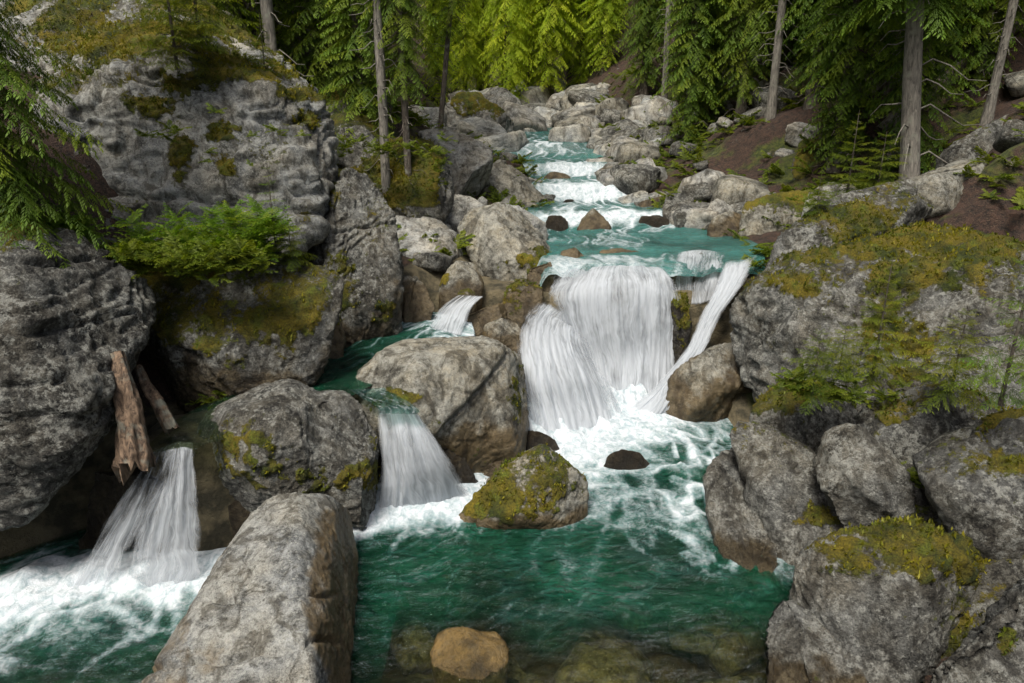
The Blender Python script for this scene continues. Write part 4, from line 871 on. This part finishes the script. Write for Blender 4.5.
surface('water', 'short arm of the side channel feeding the middle fall', [[gs(350, 390, 1.205), gs(378, 408, 1.205), gs(379, 415, 1.15)], [gs(385, 388, 1.205), gs(417, 408, 1.205), gs(417, 415, 1.15)]], None, MU, 30, 40, lambda P, u, v, L: .35 * ridged(np.stack([u * 5, L * 2, 0 * u], 1), 2, 3) ** 2 + .3 * sstep(.6, 1, v), .10)
ys = np.concatenate([np.arange(10.32, 24, .05), np.arange(24, 46, .25)])
rowsU = []
for t in np.linspace(0, 1, 6):
    rowsU.append([np.array([(interp(yy, EY, XL) - .25) * (1 - t) + (interp(yy, EY, XR) + .25) * t, yy, water_z(yy)]) for yy in ys])
R_ = np.stack([np.array(r_) for r_ in rowsU])
nu = 150; S = catmull(R_, nu); nv = len(ys)
P = S.reshape(-1, 3).copy()
L = P[:, 1]
u = np.repeat(np.linspace(0, 1, nu), nv)
zl = interp(L, WY, WZ); slope = (interp(L + .25, WY, WZ) - interp(L - .35, WY, WZ)) / .6
st = np.stack([(P[:, 0] + .35 * fbm(P * .7, 2)) * 2.2, L * .55, 0 * L], 1)
n = ridged(st, 3, 80) ** 1.5
down = np.maximum.reduce([np.exp(-np.maximum(0, s0 - L) / dd) * (L < s0 + .9) for s0, dd in ((14.5, .35), (16.6, .9), (18.6, .8), (22.8, .8), (30, 4), (10.4, .01))])
cen = np.exp(-((P[:, 0] - interp(L, [10, 14, 16, 19, 22, 26], [1.5, 2.0, 1.9, 1.7, .9, -.3])) / interp(L, [10, 14, 16, 19, 24], [1.9, 1.8, 1.0, .8, 1.3])) ** 2)
fU = np.clip(sstep(.08, .5, slope) * .95 * (.35 + .65 * cen) + down * (.2 + n * .6) * (.2 + .8 * cen) + n * .55 * cen * sstep(10.6, 13, L) + .25 * fbm(st, 3) * cen, 0, 1)
fU = np.where(L < 11.0, np.minimum(fU, np.clip(.30 + .5 * n, 0, .7) * np.clip((P[:, 0] + .1) / .9, .15, 1)), fU)
fU *= 1 - .85 * np.exp(-((P[:, 0] - 3.4) / .9) ** 2) * (L < 13.6)
P[:, 2] = zl + .03 * fbm(P * np.array([2.5, 1.5, 1]), 3) + .10 * sstep(.1, .6, slope) * fbm(P * np.array([2.2, .6, 0]), 3)
cutx = np.interp(L, [10.3, 11.3, 12], [.28, .2, -.15])
P[:, 2] -= .45 * sstep(.30, .0, P[:, 0] - cutx) * sstep(12.2, 11.6, L)          # the edge slips down between the lip stones
# water bends over the lip of the main fall
P[:, 2] -= .10 * sstep(10.75, 10.3, L) ** 1.5
idx = np.arange(nu * nv).reshape(nu, nv)
Fq = np.stack([idx[:-1, :-1], idx[:-1, 1:], idx[1:, 1:], idx[1:, :-1]], -1).reshape(-1, 4)
keep = P[Fq[:, 0], 0] > np.interp(P[Fq[:, 0], 1], [10.3, 11.3, 12], [.28, .2, -.15])
keep |= P[Fq[:, 0], 1] > 14
link('water', mesh_np('water', P, Fq[keep], MU, attrs={'foam': fU, 'deep': np.full(len(P), .72)}), kind='structure', label='turquoise upper stream stepping down in white rapids')
# ================================================================== VEGETATION
def leaf_material(name, dark, light, yellow=(.10, .12, .01), trans=.35):
    m, nt = newmat(name); b = NB(nt)
    tip = b.attr('tip'); var = b.attr('var')
    oi = b.n('ShaderNodeObjectInfo').outputs['Random']
    c = b.mix(tip, dark, light)
    c = b.mix(b.math('MULTIPLY', var, .7), c, yellow)
    c = b.mix(b.math('MULTIPLY', oi, .75), c, b.mix(1.0, c, (.5, .66, .6), 'MULTIPLY'))
    d = b.n('ShaderNodeBsdfPrincipled'); b.lk(c, d.inputs['Base Color']); d.inputs['Roughness'].default_value = .6; d.inputs['Specular IOR Level'].default_value = .25
    t = b.n('ShaderNodeBsdfTranslucent'); b.lk(b.mix(1.0, c, (1.5, 1.5, .6), 'MULTIPLY'), t.inputs[0])
    mx = b.n('ShaderNodeMixShader'); mx.inputs[0].default_value = trans; b.lk(d.outputs[0], mx.inputs[1]); b.lk(t.outputs[0], mx.inputs[2])
    o = b.n('ShaderNodeOutputMaterial'); b.lk(mx.outputs[0], o.inputs[0])
    return m
def bark_material(name, a, c, s=1.0):
    m, nt = newmat(name); b = NB(nt)
    tc = b.n('ShaderNodeTexCoord').outputs['Object']
    n1 = b.noise(b.mapping(tc, (1, 1, .22)), 22 * s, 6, .7, .5); n2 = b.noise(tc, 5, 4, .6)
    col = b.mix(b.rng(n1, .35, .65), a, c)
    col = b.mix(b.rng(n2, .55, .68), col, (.20, .20, .16))
    p = b.n('ShaderNodeBsdfPrincipled'); p.inputs['Roughness'].default_value = .9; b.lk(col, p.inputs['Base Color'])
    b.lk(b.bump(n1, 1.0, .03 / s), p.inputs['Normal'])
    o = b.n('ShaderNodeOutputMaterial'); b.lk(p.outputs[0], o.inputs[0])
    return m
ML = leaf_material('spruce_needles', (.016, .036, .006), (.14, .23, .022), (.25, .29, .018))
MLd = leaf_material('spruce_needles_dark', (.008, .022, .008), (.028, .07, .018), (.035, .07, .012), .25)
MLy = leaf_material('spruce_needles_painted_sun', (.14, .22, .016), (.42, .53, .035), (.64, .66, .05), .5)  # sunlight on the valley-head trees is put into this lighter needle colour
MLs = leaf_material('sapling_needles', (.03, .055, .006), (.14, .18, .015), (.22, .22, .015), .45)
MFern = leaf_material('fern_leaf', (.03, .07, .006), (.11, .21, .012), (.20, .24, .015), .45)
MB = bark_material('bark', (.035, .028, .022), (.15, .125, .10))
MBg = bark_material('bark_grey', (.06, .055, .047), (.24, .22, .185))
MBr = bark_material('bark_red', (.07, .035, .018), (.24, .12, .06))
MD = bark_material('dead_wood', (.018, .011, .007), (.25, .17, .11), 1.3)

def pads(B, T, Wd, up):      # diamond quads from base B to tip T, half width Wd along side vector
    d = T - B
    sd = np.cross(d, up); sd /= np.maximum(np.linalg.norm(sd, axis=1), 1e-6)[:, None]
    mid = B + d * .45
    V = np.stack([B, mid + sd * Wd[:, None], T, mid - sd * Wd[:, None]], 1).reshape(-1, 3)
    F = np.arange(len(V)).reshape(-1, 4)
    return V, F
def branch_template(r, pad=.05, nodes=22, tw=.42, droop=.28, hang=.5, width=.5):
    """unit-length spray along +X; returns V, F, tip"""
    Bs, Ts, Ws, tips = [], [], [], []
    ax = lambda t: np.array([t, .05 * math.sin(5 * t), .10 * t - droop * t * t])
    def spray(o, d, L, lev):
        n = max(1, int(L / (pad * .62)))
        sidev = np.cross(d, [0, 0, 1.0]); sidev /= np.linalg.norm(sidev) + 1e-6
        p = o.copy()
        for i in range(n):
            t = i / n
            dd = d.copy(); dd[2] -= hang * t * 1.25; dd /= np.linalg.norm(dd)
            q = p + dd * (L / n)
            for s in (-1, 1):
                e = dd * r.uniform(.6, 1.1) + sidev * s * r.uniform(.35, .65) + np.array([0, 0, r.uniform(-.45, .2)])
                e /= np.linalg.norm(e)
                Bs.append(p); Ts.append(p + e * pad * r.uniform(.8, 1.3)); Ws.append(pad * .15 * width * 2); tips.append(min(1, .15 + t * .6 + o[0] * .35))
            p = q
        Bs.append(p - d * pad * .3); Ts.append(p + dd * pad); Ws.append(pad * .22 * width * 2); tips.append(1.0)
    for i in range(nodes):
        t = .10 + .9 * (i + r.uniform(0, .6)) / nodes
        o = ax(t); dx = ax(t + .02) - ax(t); dx /= np.linalg.norm(dx)
        for s in (-1, 1):
            L = (tw * (1 - t) ** .8 + .06) * r.uniform(.35, 1.2)
            a = math.radians(r.uniform(30, 78)) * s
            d = np.array([dx[0] * math.cos(a) - dx[1] * math.sin(a), dx[0] * math.sin(a) + dx[1] * math.cos(a), dx[2] - .12])
            d /= np.linalg.norm(d)
            spray(o, d, L, 0)
    spray(ax(.96), ax(1.0) - ax(.98), .06, 0)
    V, F = pads(np.array(Bs), np.array(Ts), np.array(Ws), np.array([0, 0, 1.0]))
    return V, F, np.repeat(np.array(tips), 4)
def tube(pts, rad, seg=8, jit=0.0, r=None):
    pts = np.asarray(pts, float); n = len(pts); rad = np.broadcast_to(rad, (n,))
    T = np.gradient(pts, axis=0); T /= np.linalg.norm(T, axis=1)[:, None]
    ref = np.array([1.0, 0, 0]) if abs(T[0, 0]) < .8 else np.array([0, 1.0, 0])
    A = np.cross(T, ref); A /= np.linalg.norm(A, axis=1)[:, None]; Bv = np.cross(T, A)
    th = np.linspace(0, 2 * np.pi, seg, endpoint=False)
    V = pts[:, None] + rad[:, None, None] * (np.cos(th)[None, :, None] * A[:, None] + np.sin(th)[None, :, None] * Bv[:, None])
    V = V.reshape(-1, 3)
    i = np.arange(n - 1)[:, None] * seg + np.arange(seg)[None]; j = np.arange(n - 1)[:, None] * seg + (np.arange(seg)[None] + 1) % seg
    F = np.stack([i, j, j + seg, i + seg], -1).reshape(-1, 4)
    V = np.concatenate([V, pts[-1:]]); e = len(V) - 1; b0 = (n - 1) * seg
    cap = np.array([[b0 + k, b0 + (k + 1) % seg, e, e] for k in range(0)] or np.zeros((0, 4), int), int)
    return V, F
def merge(parts):
    Vs, Fs, o = [], [], 0
    for V, F in parts: Vs.append(V); Fs.append(F + o); o += len(V)
    return np.concatenate(Vs), np.concatenate(Fs)
def make_tree_meshes(seed, H, crown0, Lmax, whorl=.33, per=6, pad=.05, nodes=20, trunk_r=.16, leafmat=None, bark=None, dead=True, droop=.28, rise=0.0, shape=.75, lean=(0, 0), width=.5, upright=0.0, tw=.42):
    r = np.random.default_rng(seed)
    temps = [branch_template(r, pad, nodes, tw=tw, droop=droop * r.uniform(.7, 1.3), width=width) for _ in range(4)]
    hs = np.linspace(0, H, 24)
    tr = np.stack([lean[0] * hs / H + .05 * np.sin(hs * .6 + seed) * trunk_r * 4, lean[1] * hs / H + 0 * hs, hs], 1)
    rad = trunk_r * (1 - hs / H) ** .8 + .012 * min(1, trunk_r * 8) + trunk_r * .5 * np.exp(-hs / (trunk_r * 1.6))
    tV, tF = tube(tr, rad, 10)
    tV += (fbm(tV * 4, 2) * trunk_r * .12)[:, None] * np.array([1, 1, 0])
    parts, tips, vs = [], [], []
    z = crown0
    while z < H * .985:
        k = (z - crown0) / max(H - crown0, .1)
        L0 = Lmax * min(1, (1 - k) ** shape * 1.05) * min(1, .62 + k * 3)
        n = per + r.integers(-1, 2)
        a0 = r.uniform(0, 6.28)
        for i in range(max(3, n)):
            L = L0 * r.uniform(.6, 1.12)
            if r.random() < .08: continue
            V, F, tp = temps[r.integers(4)]
            a = a0 + i * 6.283 / n + r.uniform(-.3, .3)
            pitch = rise + upright * k + r.uniform(-.22, .12) - .25 * (1 - k)
            ca, sa, cp, sp = math.cos(a), math.sin(a), math.cos(pitch), math.sin(pitch)
            Q = V * np.array([L, L, L])
            Q = np.stack([Q[:, 0] * cp - Q[:, 2] * sp, Q[:, 1], Q[:, 0] * sp + Q[:, 2] * cp], 1)
            Q = np.stack([Q[:, 0] * ca - Q[:, 1] * sa, Q[:, 0] * sa + Q[:, 1] * ca, Q[:, 2]], 1)
            Q += np.array([lean[0] * z / H, lean[1] * z / H, z + r.uniform(-.1, .1) * whorl])
            parts.append((Q, F)); tips.append(tp * r.uniform(.75, 1.0)); vs.append(np.full(len(Q), r.random() ** 2))
        z += whorl * r.uniform(.75, 1.25)
    cV, cF = merge(parts)
    out = {'trunk': mesh_np('trunk', tV, tF, bark or MB),
           'crown': mesh_np('crown', cV, cF, leafmat or ML, smooth=False, attrs={'tip': np.concatenate(tips), 'var': np.concatenate(vs)})}
    # bare limbs carrying the crown, dead twigs below it
    lp = []
    zz = crown0 * .15 if dead else crown0
    while zz < H * .9:
        k = max(0, (zz - crown0) / max(H - crown0, .1)); inside = zz > crown0
        a = r.uniform(0, 6.28); L = Lmax * (1 - k) * (r.uniform(.4, .7) if inside else r.uniform(.25, .6))
        t = np.linspace(0, 1, 5)
        dr = -.35 if not inside else -.15
        pt = np.stack([np.cos(a) * t * L, np.sin(a) * t * L, dr * L * t * t + .1 * L * np.sin(t * 7 + a)], 1) + np.array([lean[0] * zz / H, lean[1] * zz / H, zz])
        lp.append(tube(pt, (trunk_r * .11) * (1 - t * .85) + .003, 4))
        zz += r.uniform(.12, .4) * (1 if not inside else 1.3) * max(.3, whorl * 2)
    if lp:
        lV, lF = merge([(tV, tF)] + lp); out['trunk'] = mesh_np('trunk', lV, lF, bark or MB)
    return out
def plant(name, meshes, loc, label, cat='tree', group=None, rz=0.0, s=1.0, tilt=(0, 0), szf=1.0):
    root = link(name, None, loc, None, label, cat, group)
    root.rotation_euler = (tilt[0], tilt[1], rz); root.scale = (s, s, s * szf)
    for k, me in meshes.items(): link(k, me, (0, 0, 0), root)
    return root
def gz(x, y): return float(terrain_z(np.array([float(x)]), np.array([float(y)]))[0])

T_full = [make_tree_meshes(101, 17, .5, 1.2, .15, 9, .045, 14, .11, droop=.32, width=.6, shape=.6, tw=.24), make_tree_meshes(102, 20, 1.0, 1.35, .17, 9, .042, 14, .13, droop=.38, width=.6, shape=.55, tw=.24)]
T_bare = [make_tree_meshes(103, 19, 6.0, 1.15, .19, 8, .045, 14, .10, bark=MBg, droop=.42, width=.6, shape=.5, tw=.24), make_tree_meshes(104, 17, 3.6, 1.1, .19, 8, .045, 14, .085, bark=MB, droop=.36, width=.6, shape=.5, tw=.24)]
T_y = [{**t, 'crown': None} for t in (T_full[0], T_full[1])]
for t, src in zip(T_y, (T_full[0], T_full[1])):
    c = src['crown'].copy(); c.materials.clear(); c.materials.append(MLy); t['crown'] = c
def spot(px_, Y_):           # ground position below a pixel column at depth Y
    x = (px_ - 512) / FPX * (Y_ * CS + .6)
    return x, Y_
# hand-placed trees: (pixel column at the base, distance, meshes, label, scale, tilt)
HP = [
 (290, 12.6, 'b0', 'bare reddish-grey trunk rising behind the cliff top, first thick one from the left', 1.0, (0, .0), 1.0),
 (252, 16.0, 'b1', 'slim pale trunk left of the thick cliff-top trunk', .9, (0, -.03), 1.0),
 (389, 12.2, 'b0', 'slender grey trunk on the mossy mound, left one of the pair', .8, (0, .0), 1.0),
 (411, 12.4, 'b1', 'slender trunk on the mossy mound, right one of the pair', .75, (0, .01), 1.0),
 (365, 15.5, 'b1', 'thin trunk behind the left of the mossy mound pair', .8, (0, -.01), 1.0),
 (440, 22.0, 'b1', 'dark leaning spruce over the gold-mossed boulder', .95, (0, .12), 1.0),
 (562, 47.0, 'b0', 'tall bare pale trunk in the bright gap at the centre', 1.1, (0, 0), 1.0),
 (640, 27.0, 'f1', 'spruce with hanging branches above the distant right boulders', .95, (0, 0), 1.0),
 (700, 20.5, 'f0', 'dense spruce left of the bare trunk on the right slope', .95, (0, 0), 1.0),
 (732, 19.0, 'f1', 'broad spruce reaching down to the large bank boulder', .85, (0, 0), 1.0),
 (761, 17.6, 'b0', 'bare straight trunk with dead side twigs on the right slope', .95, (0, 0), 1.0),
 (828, 14.6, 'f0', 'big green spruce in front on the right slope', .92, (0, 0), 1.0),
 (800, 17.0, 'f1', 'spruce behind the big green spruce on the right slope', .9, (0, 0), 1.0),
 (868, 15.6, 'f0', 'dark spruce behind the leaning trunk', .85, (0, 0), 1.0),
 (957, 17.5, 'b0', 'reddish trunk high on the right slope', 1.0, (0, .0), 1.0),
 (985, 19.0, 'b1', 'dark trunk right of the reddish one on the slope', 1.0, (0, .0), 1.0),
 (1000, 15.0, 'f1', 'spruce on the slope at the upper right below the fallen trunk', .7, (0, 0), 1.0),
 (935, 16.5, 'f0', 'spruce between the leaning trunk and the reddish one on the right slope', .75, (0, 0), 1.0),
 (1062, 12.5, 'f0', 'spruce whose lower branches hang in at the top right edge', .8, (0, 0), 1.0)]
key = {'b0': T_bare[0], 'b1': T_bare[1], 'f0': T_full[0], 'f1': T_full[1]}
taken = []
for i, (pc, yy, k, lb, s, tl, zf) in enumerate(HP):
    x, y = spot(pc, yy); taken.append((x, y))
    plant('spruce_tree', key[k], (x, y, gz(x, y) - .15), lb, rz=i * 1.3, s=s, tilt=tl)
# the leaning bare trunk on the right bank
Tl = make_tree_meshes(110, 13, 3.6, 1.9, .36, 6, .055, 18, .15, bark=MBg, lean=(-.5, 0))
Tl['trunk'] = Tl['trunk']
x, y = spot(905, 12.0)
plant('spruce_tree', Tl, (x, y, gz(x, y) - .2), 'thick grey leaning trunk at the top of the right bank slabs', tilt=(0, -.10)); taken.append((x, y))
# forest behind
r = np.random.default_rng(5)
def forest(n, xr_, yr_, kinds, label, group, mind=1.5, s0=.8, s1=1.2, cond=None):
    c = 0; tries = 0
    while c < n and tries < 4000:
        tries += 1
        x, y = r.uniform(*xr_), r.uniform(*yr_)
        if cond and not cond(x, y): continue
        if any((x - a) ** 2 + (y - b_) ** 2 < mind ** 2 for a, b_ in taken): continue
        taken.append((x, y)); c += 1
        plant('spruce_tree', kinds[r.integers(len(kinds))], (x, y, gz(x, y) - .2), label, group=group, rz=r.uniform(0, 6.28), s=r.uniform(s0, s1), tilt=(r.normal(0, .02), r.normal(0, .02)))
xl = lambda y: interp(y, EY, XL); xrr = lambda y: interp(y, EY, XR)
forest(46, (6.8, 18), (12.5, 22), T_bare + T_full, 'slender spruce on the dark needle-covered slope at the upper right', 'upper right slope spruces', 1.0, .7, 1.0, cond=lambda x, y: x > .47 * y + .6)
forest(34, (-9.5, -2.4), (12.4, 19), T_bare + T_bare + T_full[:1], 'slender spruce among those standing right behind the cliff top', 'spruces behind the cliff', .9, .65, .95, cond=lambda x, y: x < -.17 * y - .4)
forest(58, (-26, 2), (12.8, 42), T_bare + T_full[:1], 'spruce in the shaded forest of the left bank', 'left bank forest', 1.15, cond=lambda x, y: x < min(xl(y) - 1.6, -.07 * y - 1.9) and x > -.75 * y - 2)
forest(86, (2, 34), (15, 46), T_full + T_full + T_bare[:1], 'spruce in the dense forest of the right slope', 'right slope forest', 1.15, cond=lambda x, y: x > max(xrr(y) + 2.0, .13 * y + 1.7, 7.4 if y < 19 else 0) and x < .8 * y + 2)
forest(42, (-12, 14), (34, 66), T_y, 'spruce with sunlight painted into its yellow-green needles, closing the valley at the centre', 'bright spruces at the valley head', 1.9, .9, 1.4, cond=lambda x, y: -.11 * y < x < .17 * y + 1)
forest(12, (-40, 44), (46, 70), T_full, 'spruce on the far valley side', 'far valley side forest', 2.5, 1, 1.4, cond=lambda x, y: abs(x) > .2 * y)

# near spruce whose branches hang in at the left edge
Tn = make_tree_meshes(120, 9, .0, 1.35, .10, 10, .034, 20, .13, leafmat=ML, droop=.35, width=.5, shape=.5, tw=.27)
plant('spruce_tree', Tn, (-5.15, 6.6, 2.2), 'dark bushy spruce hanging in at the top left edge', s=1.0)
# saplings
SA = make_tree_meshes(130, 1.5, .12, .52, .11, 6, .085, 12, .018, leafmat=MLs, dead=False, droop=.1, rise=.12, shape=.8, width=.36, upright=.5)
SB = make_tree_meshes(131, 1.1, .06, .62, .10, 6, .08, 12, .016, leafmat=MLs, dead=False, droop=.16, rise=.0, shape=.6, width=.36, upright=.5)
SD = make_tree_meshes(132, 1.6, .1, .45, .13, 5, .08, 12, .016, leafmat=ML, dead=False, droop=.14, rise=.05, shape=.8, width=.36, upright=.4)
def sap(me, px_, py_, Y_, label, s, rz=0., tilt=(0, 0)):
    p = W(px_, py_, Y_); plant('spruce_sapling', me, tuple(p), label, 'sapling', s=s, rz=rz, tilt=tilt)
sap(SA, 872, 380, 6.3, 'upright yellow-green spruce sapling in the middle of the great rock', .82)
sap(SB, 812, 396, 6.2, 'low spreading spruce sapling on the edge of the sapling block', .62, 1.)
sap(SB, 838, 378, 6.3, 'small bushy sapling between the upright and the low spreading one', .5, 2.)
sap(SD, 1000, 405, 5.0, 'dark spruce sapling with long twigs near the right edge', .95, 2.)
sap(SB, 950, 395, 5.6, 'wide low spruce bush left of the dark right edge sapling', .72, .5)
sap(SA, 845, 208, 10.6, 'slim bright sapling standing at the back of the great rock', .95, 1.2)
sap(SB, 875, 205, 10.8, 'bushy young spruce right of the slim bright sapling', 1.0, 2.2)
sap(SB, 815, 222, 9.8, 'little light green sapling left of the slim bright one', .6, .2)
sap(SA, 178, 70, 8.9, 'thin sapling growing on the cliff top', 1.15, .8)
sap(SB, 200, 40, 9.5, 'low spruce bush on the cliff top right of the thin sapling', 1.3, .2)
sap(SA, 266, 78, 10.0, 'tiny bright sapling by the thick cliff-top trunk', .55, .8)
sap(SD, 276, 250, 7.6, 'dark slender sapling in front of the cliff at the end of the ferns', .62, .8)
sap(SB, 292, 262, 7.6, 'bushy sapling at the foot of the dark slender one', .5, 1.8)
sap(SB, 300, 325, 7.5, 'small green sapling on the brown mossy rock', .42, 2.8)

# ferns and grass on the ledge, tufts elsewhere: one object of uncountable leaves each
def frond_cloud(points, L, n, pad, r, mat, name, label):
    temps = [branch_template(r, pad, 9, tw=.3, droop=.5, hang=.3, width=.6) for _ in range(3)]
    parts, tips, vs = [], [], []
    for p, sc in points:
        for i in range(n):
            V, F, tp = temps[r.integers(3)]
            l = L * sc * r.uniform(.5, 1.2); a = r.uniform(0, 6.28); pt = r.uniform(.3, 1.2)
            Q = V * l
            Q = np.stack([Q[:, 0] * math.cos(pt) - Q[:, 2] * math.sin(pt), Q[:, 1], Q[:, 0] * math.sin(pt) + Q[:, 2] * math.cos(pt)], 1)
            Q = np.stack([Q[:, 0] * math.cos(a) - Q[:, 1] * math.sin(a), Q[:, 0] * math.sin(a) + Q[:, 1] * math.cos(a), Q[:, 2]], 1) + p
            parts.append((Q, F)); tips.append(tp); vs.append(np.full(len(Q), r.random() ** 2))
    V, F = merge(parts)
    link(name, mesh_np(name, V, F, mat, smooth=False, attrs={'tip': np.concatenate(tips), 'var': np.concatenate(vs)}), label=label, cat='plants', kind='stuff')
r = np.random.default_rng(21)
pts = []
for _ in range(330):
    a = r.uniform(0, 1)
    if perlin(np.array([[a * 7.0, 3.3, 1.7]]))[0] < -.12: continue
    pts.append((W(62 + 215 * a + r.normal(0, 5), 232 + 26 * a * (1 - a) * 2 + r.normal(4, 13), 7.05 + .5 * a + r.uniform(-.25, .5)), r.uniform(.6, 1.1)))
frond_cloud(pts, .25, 8, .09, r, MFern, 'ferns', 'bright green ferns and grass covering the ledge below the cliff')
pts = [(W(r.uniform(120, 262), 262 + r.normal(0, 9), 6.7 + r.uniform(-.1, .3)), r.uniform(.5, 1)) for _ in range(130)]
frond_cloud(pts, .22, 6, .12, r, MLs, 'grass', 'yellow-green moss and grass hanging over the edge of the fern ledge')
pts = [(W(r.normal(x, sx), r.normal(y, sy), Yv + r.uniform(-.1, .15)), r.uniform(.5, 1)) for (x, y, sx, sy, Yv, n) in
       [(212, 402, 16, 3, 6.9, 16), (300, 312, 12, 8, 7.8, 16), (395, 150, 30, 6, 11.6, 50), (350, 118, 20, 5, 13, 25), (440, 172, 8, 10, 12, 10), (860, 395, 30, 8, 6.1, 22), (900, 478, 12, 5, 5.6, 8), (945, 565, 10, 3, 4.5, 0),
        (820, 205, 25, 6, 11, 20), (700, 130, 50, 6, 18, 40), (230, 140, 40, 16, 8.2, 14), (330, 150, 16, 8, 11, 14), (800, 388, 14, 4, 6.2, 14)] for _ in range(n)]
for _ in range(1100):
    y = r.uniform(9.5, 34); rs = r.random() < .62
    x = (interp(y, EY, XR) + abs(r.normal(1.5, 5.0))) if rs else (interp(y, EY, XL) - abs(r.normal(.8, 2.2)))
    pts.append((np.array([x, y, gz(x, y) + .02]), r.uniform(1.0, 2.6)))
frond_cloud(pts, .17, 5, .17, r, MLs, 'undergrowth', 'small green tufts rooted in rock cracks and moss')

# moss cushions: short blades growing out of the mossy parts of the nearer rocks
MMoss = leaf_material('moss_blades', (.035, .045, .006), (.12, .15, .012), (.28, .225, .014), .25)
TV = np.concatenate([a for a, c in TUFTS]); TN = np.concatenate([c for a, c in TUFTS])
r = np.random.default_rng(33); n_ = len(TV)
Bp = np.repeat(TV, 5, 0) + r.normal(0, .012, (n_ * 5, 3)); Dn = np.repeat(TN, 5, 0) * .6 + r.normal(0, .6, (n_ * 5, 3)) + np.array([0, 0, .25])
Dn /= np.linalg.norm(Dn, axis=1)[:, None]
ln = r.uniform(.018, .05, n_ * 5)
V, F = pads(Bp - Dn * .008, Bp + Dn * ln[:, None], ln * .22, np.array([.3, .5, .8]))
tone = np.clip(.5 + 1.1 * fbm(Bp * 1.7, 3), 0, 1)
link('moss', mesh_np('moss', V, F, MMoss, smooth=False, attrs={'tip': np.repeat(r.uniform(.1, 1, n_ * 5), 4), 'var': np.repeat(tone * 1.2, 4)}), label='olive and golden moss cushions growing on the rocks', kind='stuff')

# ================================================================== DEAD WOOD
def log(name, label, pts, rads, mat=None, rough=.25, seg=28, n=60, split=0.0):
    C = catmull(np.array([p[1] if p[0] == 'w' else W(*p) for p in pts]), n); Rd = np.interp(np.linspace(0, 1, n), np.linspace(0, 1, len(rads)), rads)
    V, F = tube(C, Rd, seg)
    m = len(V) - 1
    th = np.tile(np.linspace(0, 2 * np.pi, seg, endpoint=False), n); ll = np.repeat(np.linspace(0, 1, n), seg)
    g = fbm(np.stack([np.cos(th) * 2.5, np.sin(th) * 2.5, ll * 2.5], 1), 4, .6) * rough
    g -= np.clip(ridged(np.stack([np.cos(th) * 3, np.sin(th) * 3, ll * .8], 1), 2, 5) - .6, 0, 1) * split
    cen = np.repeat(C, seg, 0)
    V[:m] = cen + (V[:m] - cen) * (1 + g)[:, None]
    tip_ = fbm(np.stack([np.cos(th) * 3, np.sin(th) * 3, 0 * th + 3], 1), 3, .7) * np.interp(ll, [0, .8, 1], [0, 0, 1]) * Rd.max() * split * 1.0
    V[:m] += tip_[:, None] * (C[-1] - C[-2]) / np.linalg.norm(C[-1] - C[-2])      # splintered lower end
    V = np.concatenate([V, C[:1]])
    caps = [[k, (k + 1) % seg, len(V) - 1, len(V) - 1] for k in range(seg)]
    tri = np.array([[a, b_, c] for a, b_, c, _ in caps] + [[m - seg + (k + 1) % seg, m - seg + k, m] for k in range(seg)])
    T = np.concatenate([F[:, [0, 1, 2]], F[:, [0, 2, 3]], tri])
    me = mesh_np(name, V, T, mat or MD)
    return link(name, me, label=label, cat='log')
log('broken_log', 'thick splintered brown log propped beside the layered block above the left fall', [(118, 352, 5.75), (124, 385, 5.62), (130, 425, 5.5), (137, 466, 5.38)], [.05, .08, .11, .15], split=.9, rough=.3)
log('thin_log', 'thin reddish log leaning right of the splintered one', [(138, 366, 6.3), (148, 388, 6.2), (160, 408, 6.1), (173, 430, 6.0)], [.035, .05, .06, .065], split=.4)
def glog(name, label, pts, lift, rads, mat):
    log(name, label, [('w', hit(a, c, lift)) for a, c in pts], rads, mat=mat)
glog('fallen_trunk', 'dark fallen trunk slanting down the right slope', [(1012, 34), (978, 62), (942, 90), (905, 116), (878, 140)], .12, [.16, .17, .16, .13, .08], MB)
glog('root', 'long grey root creeping over the slabs of the right bank', [(1010, 165), (970, 176), (930, 190), (898, 203), (868, 212)], .04, [.07, .055, .05, .04, .02], MB)
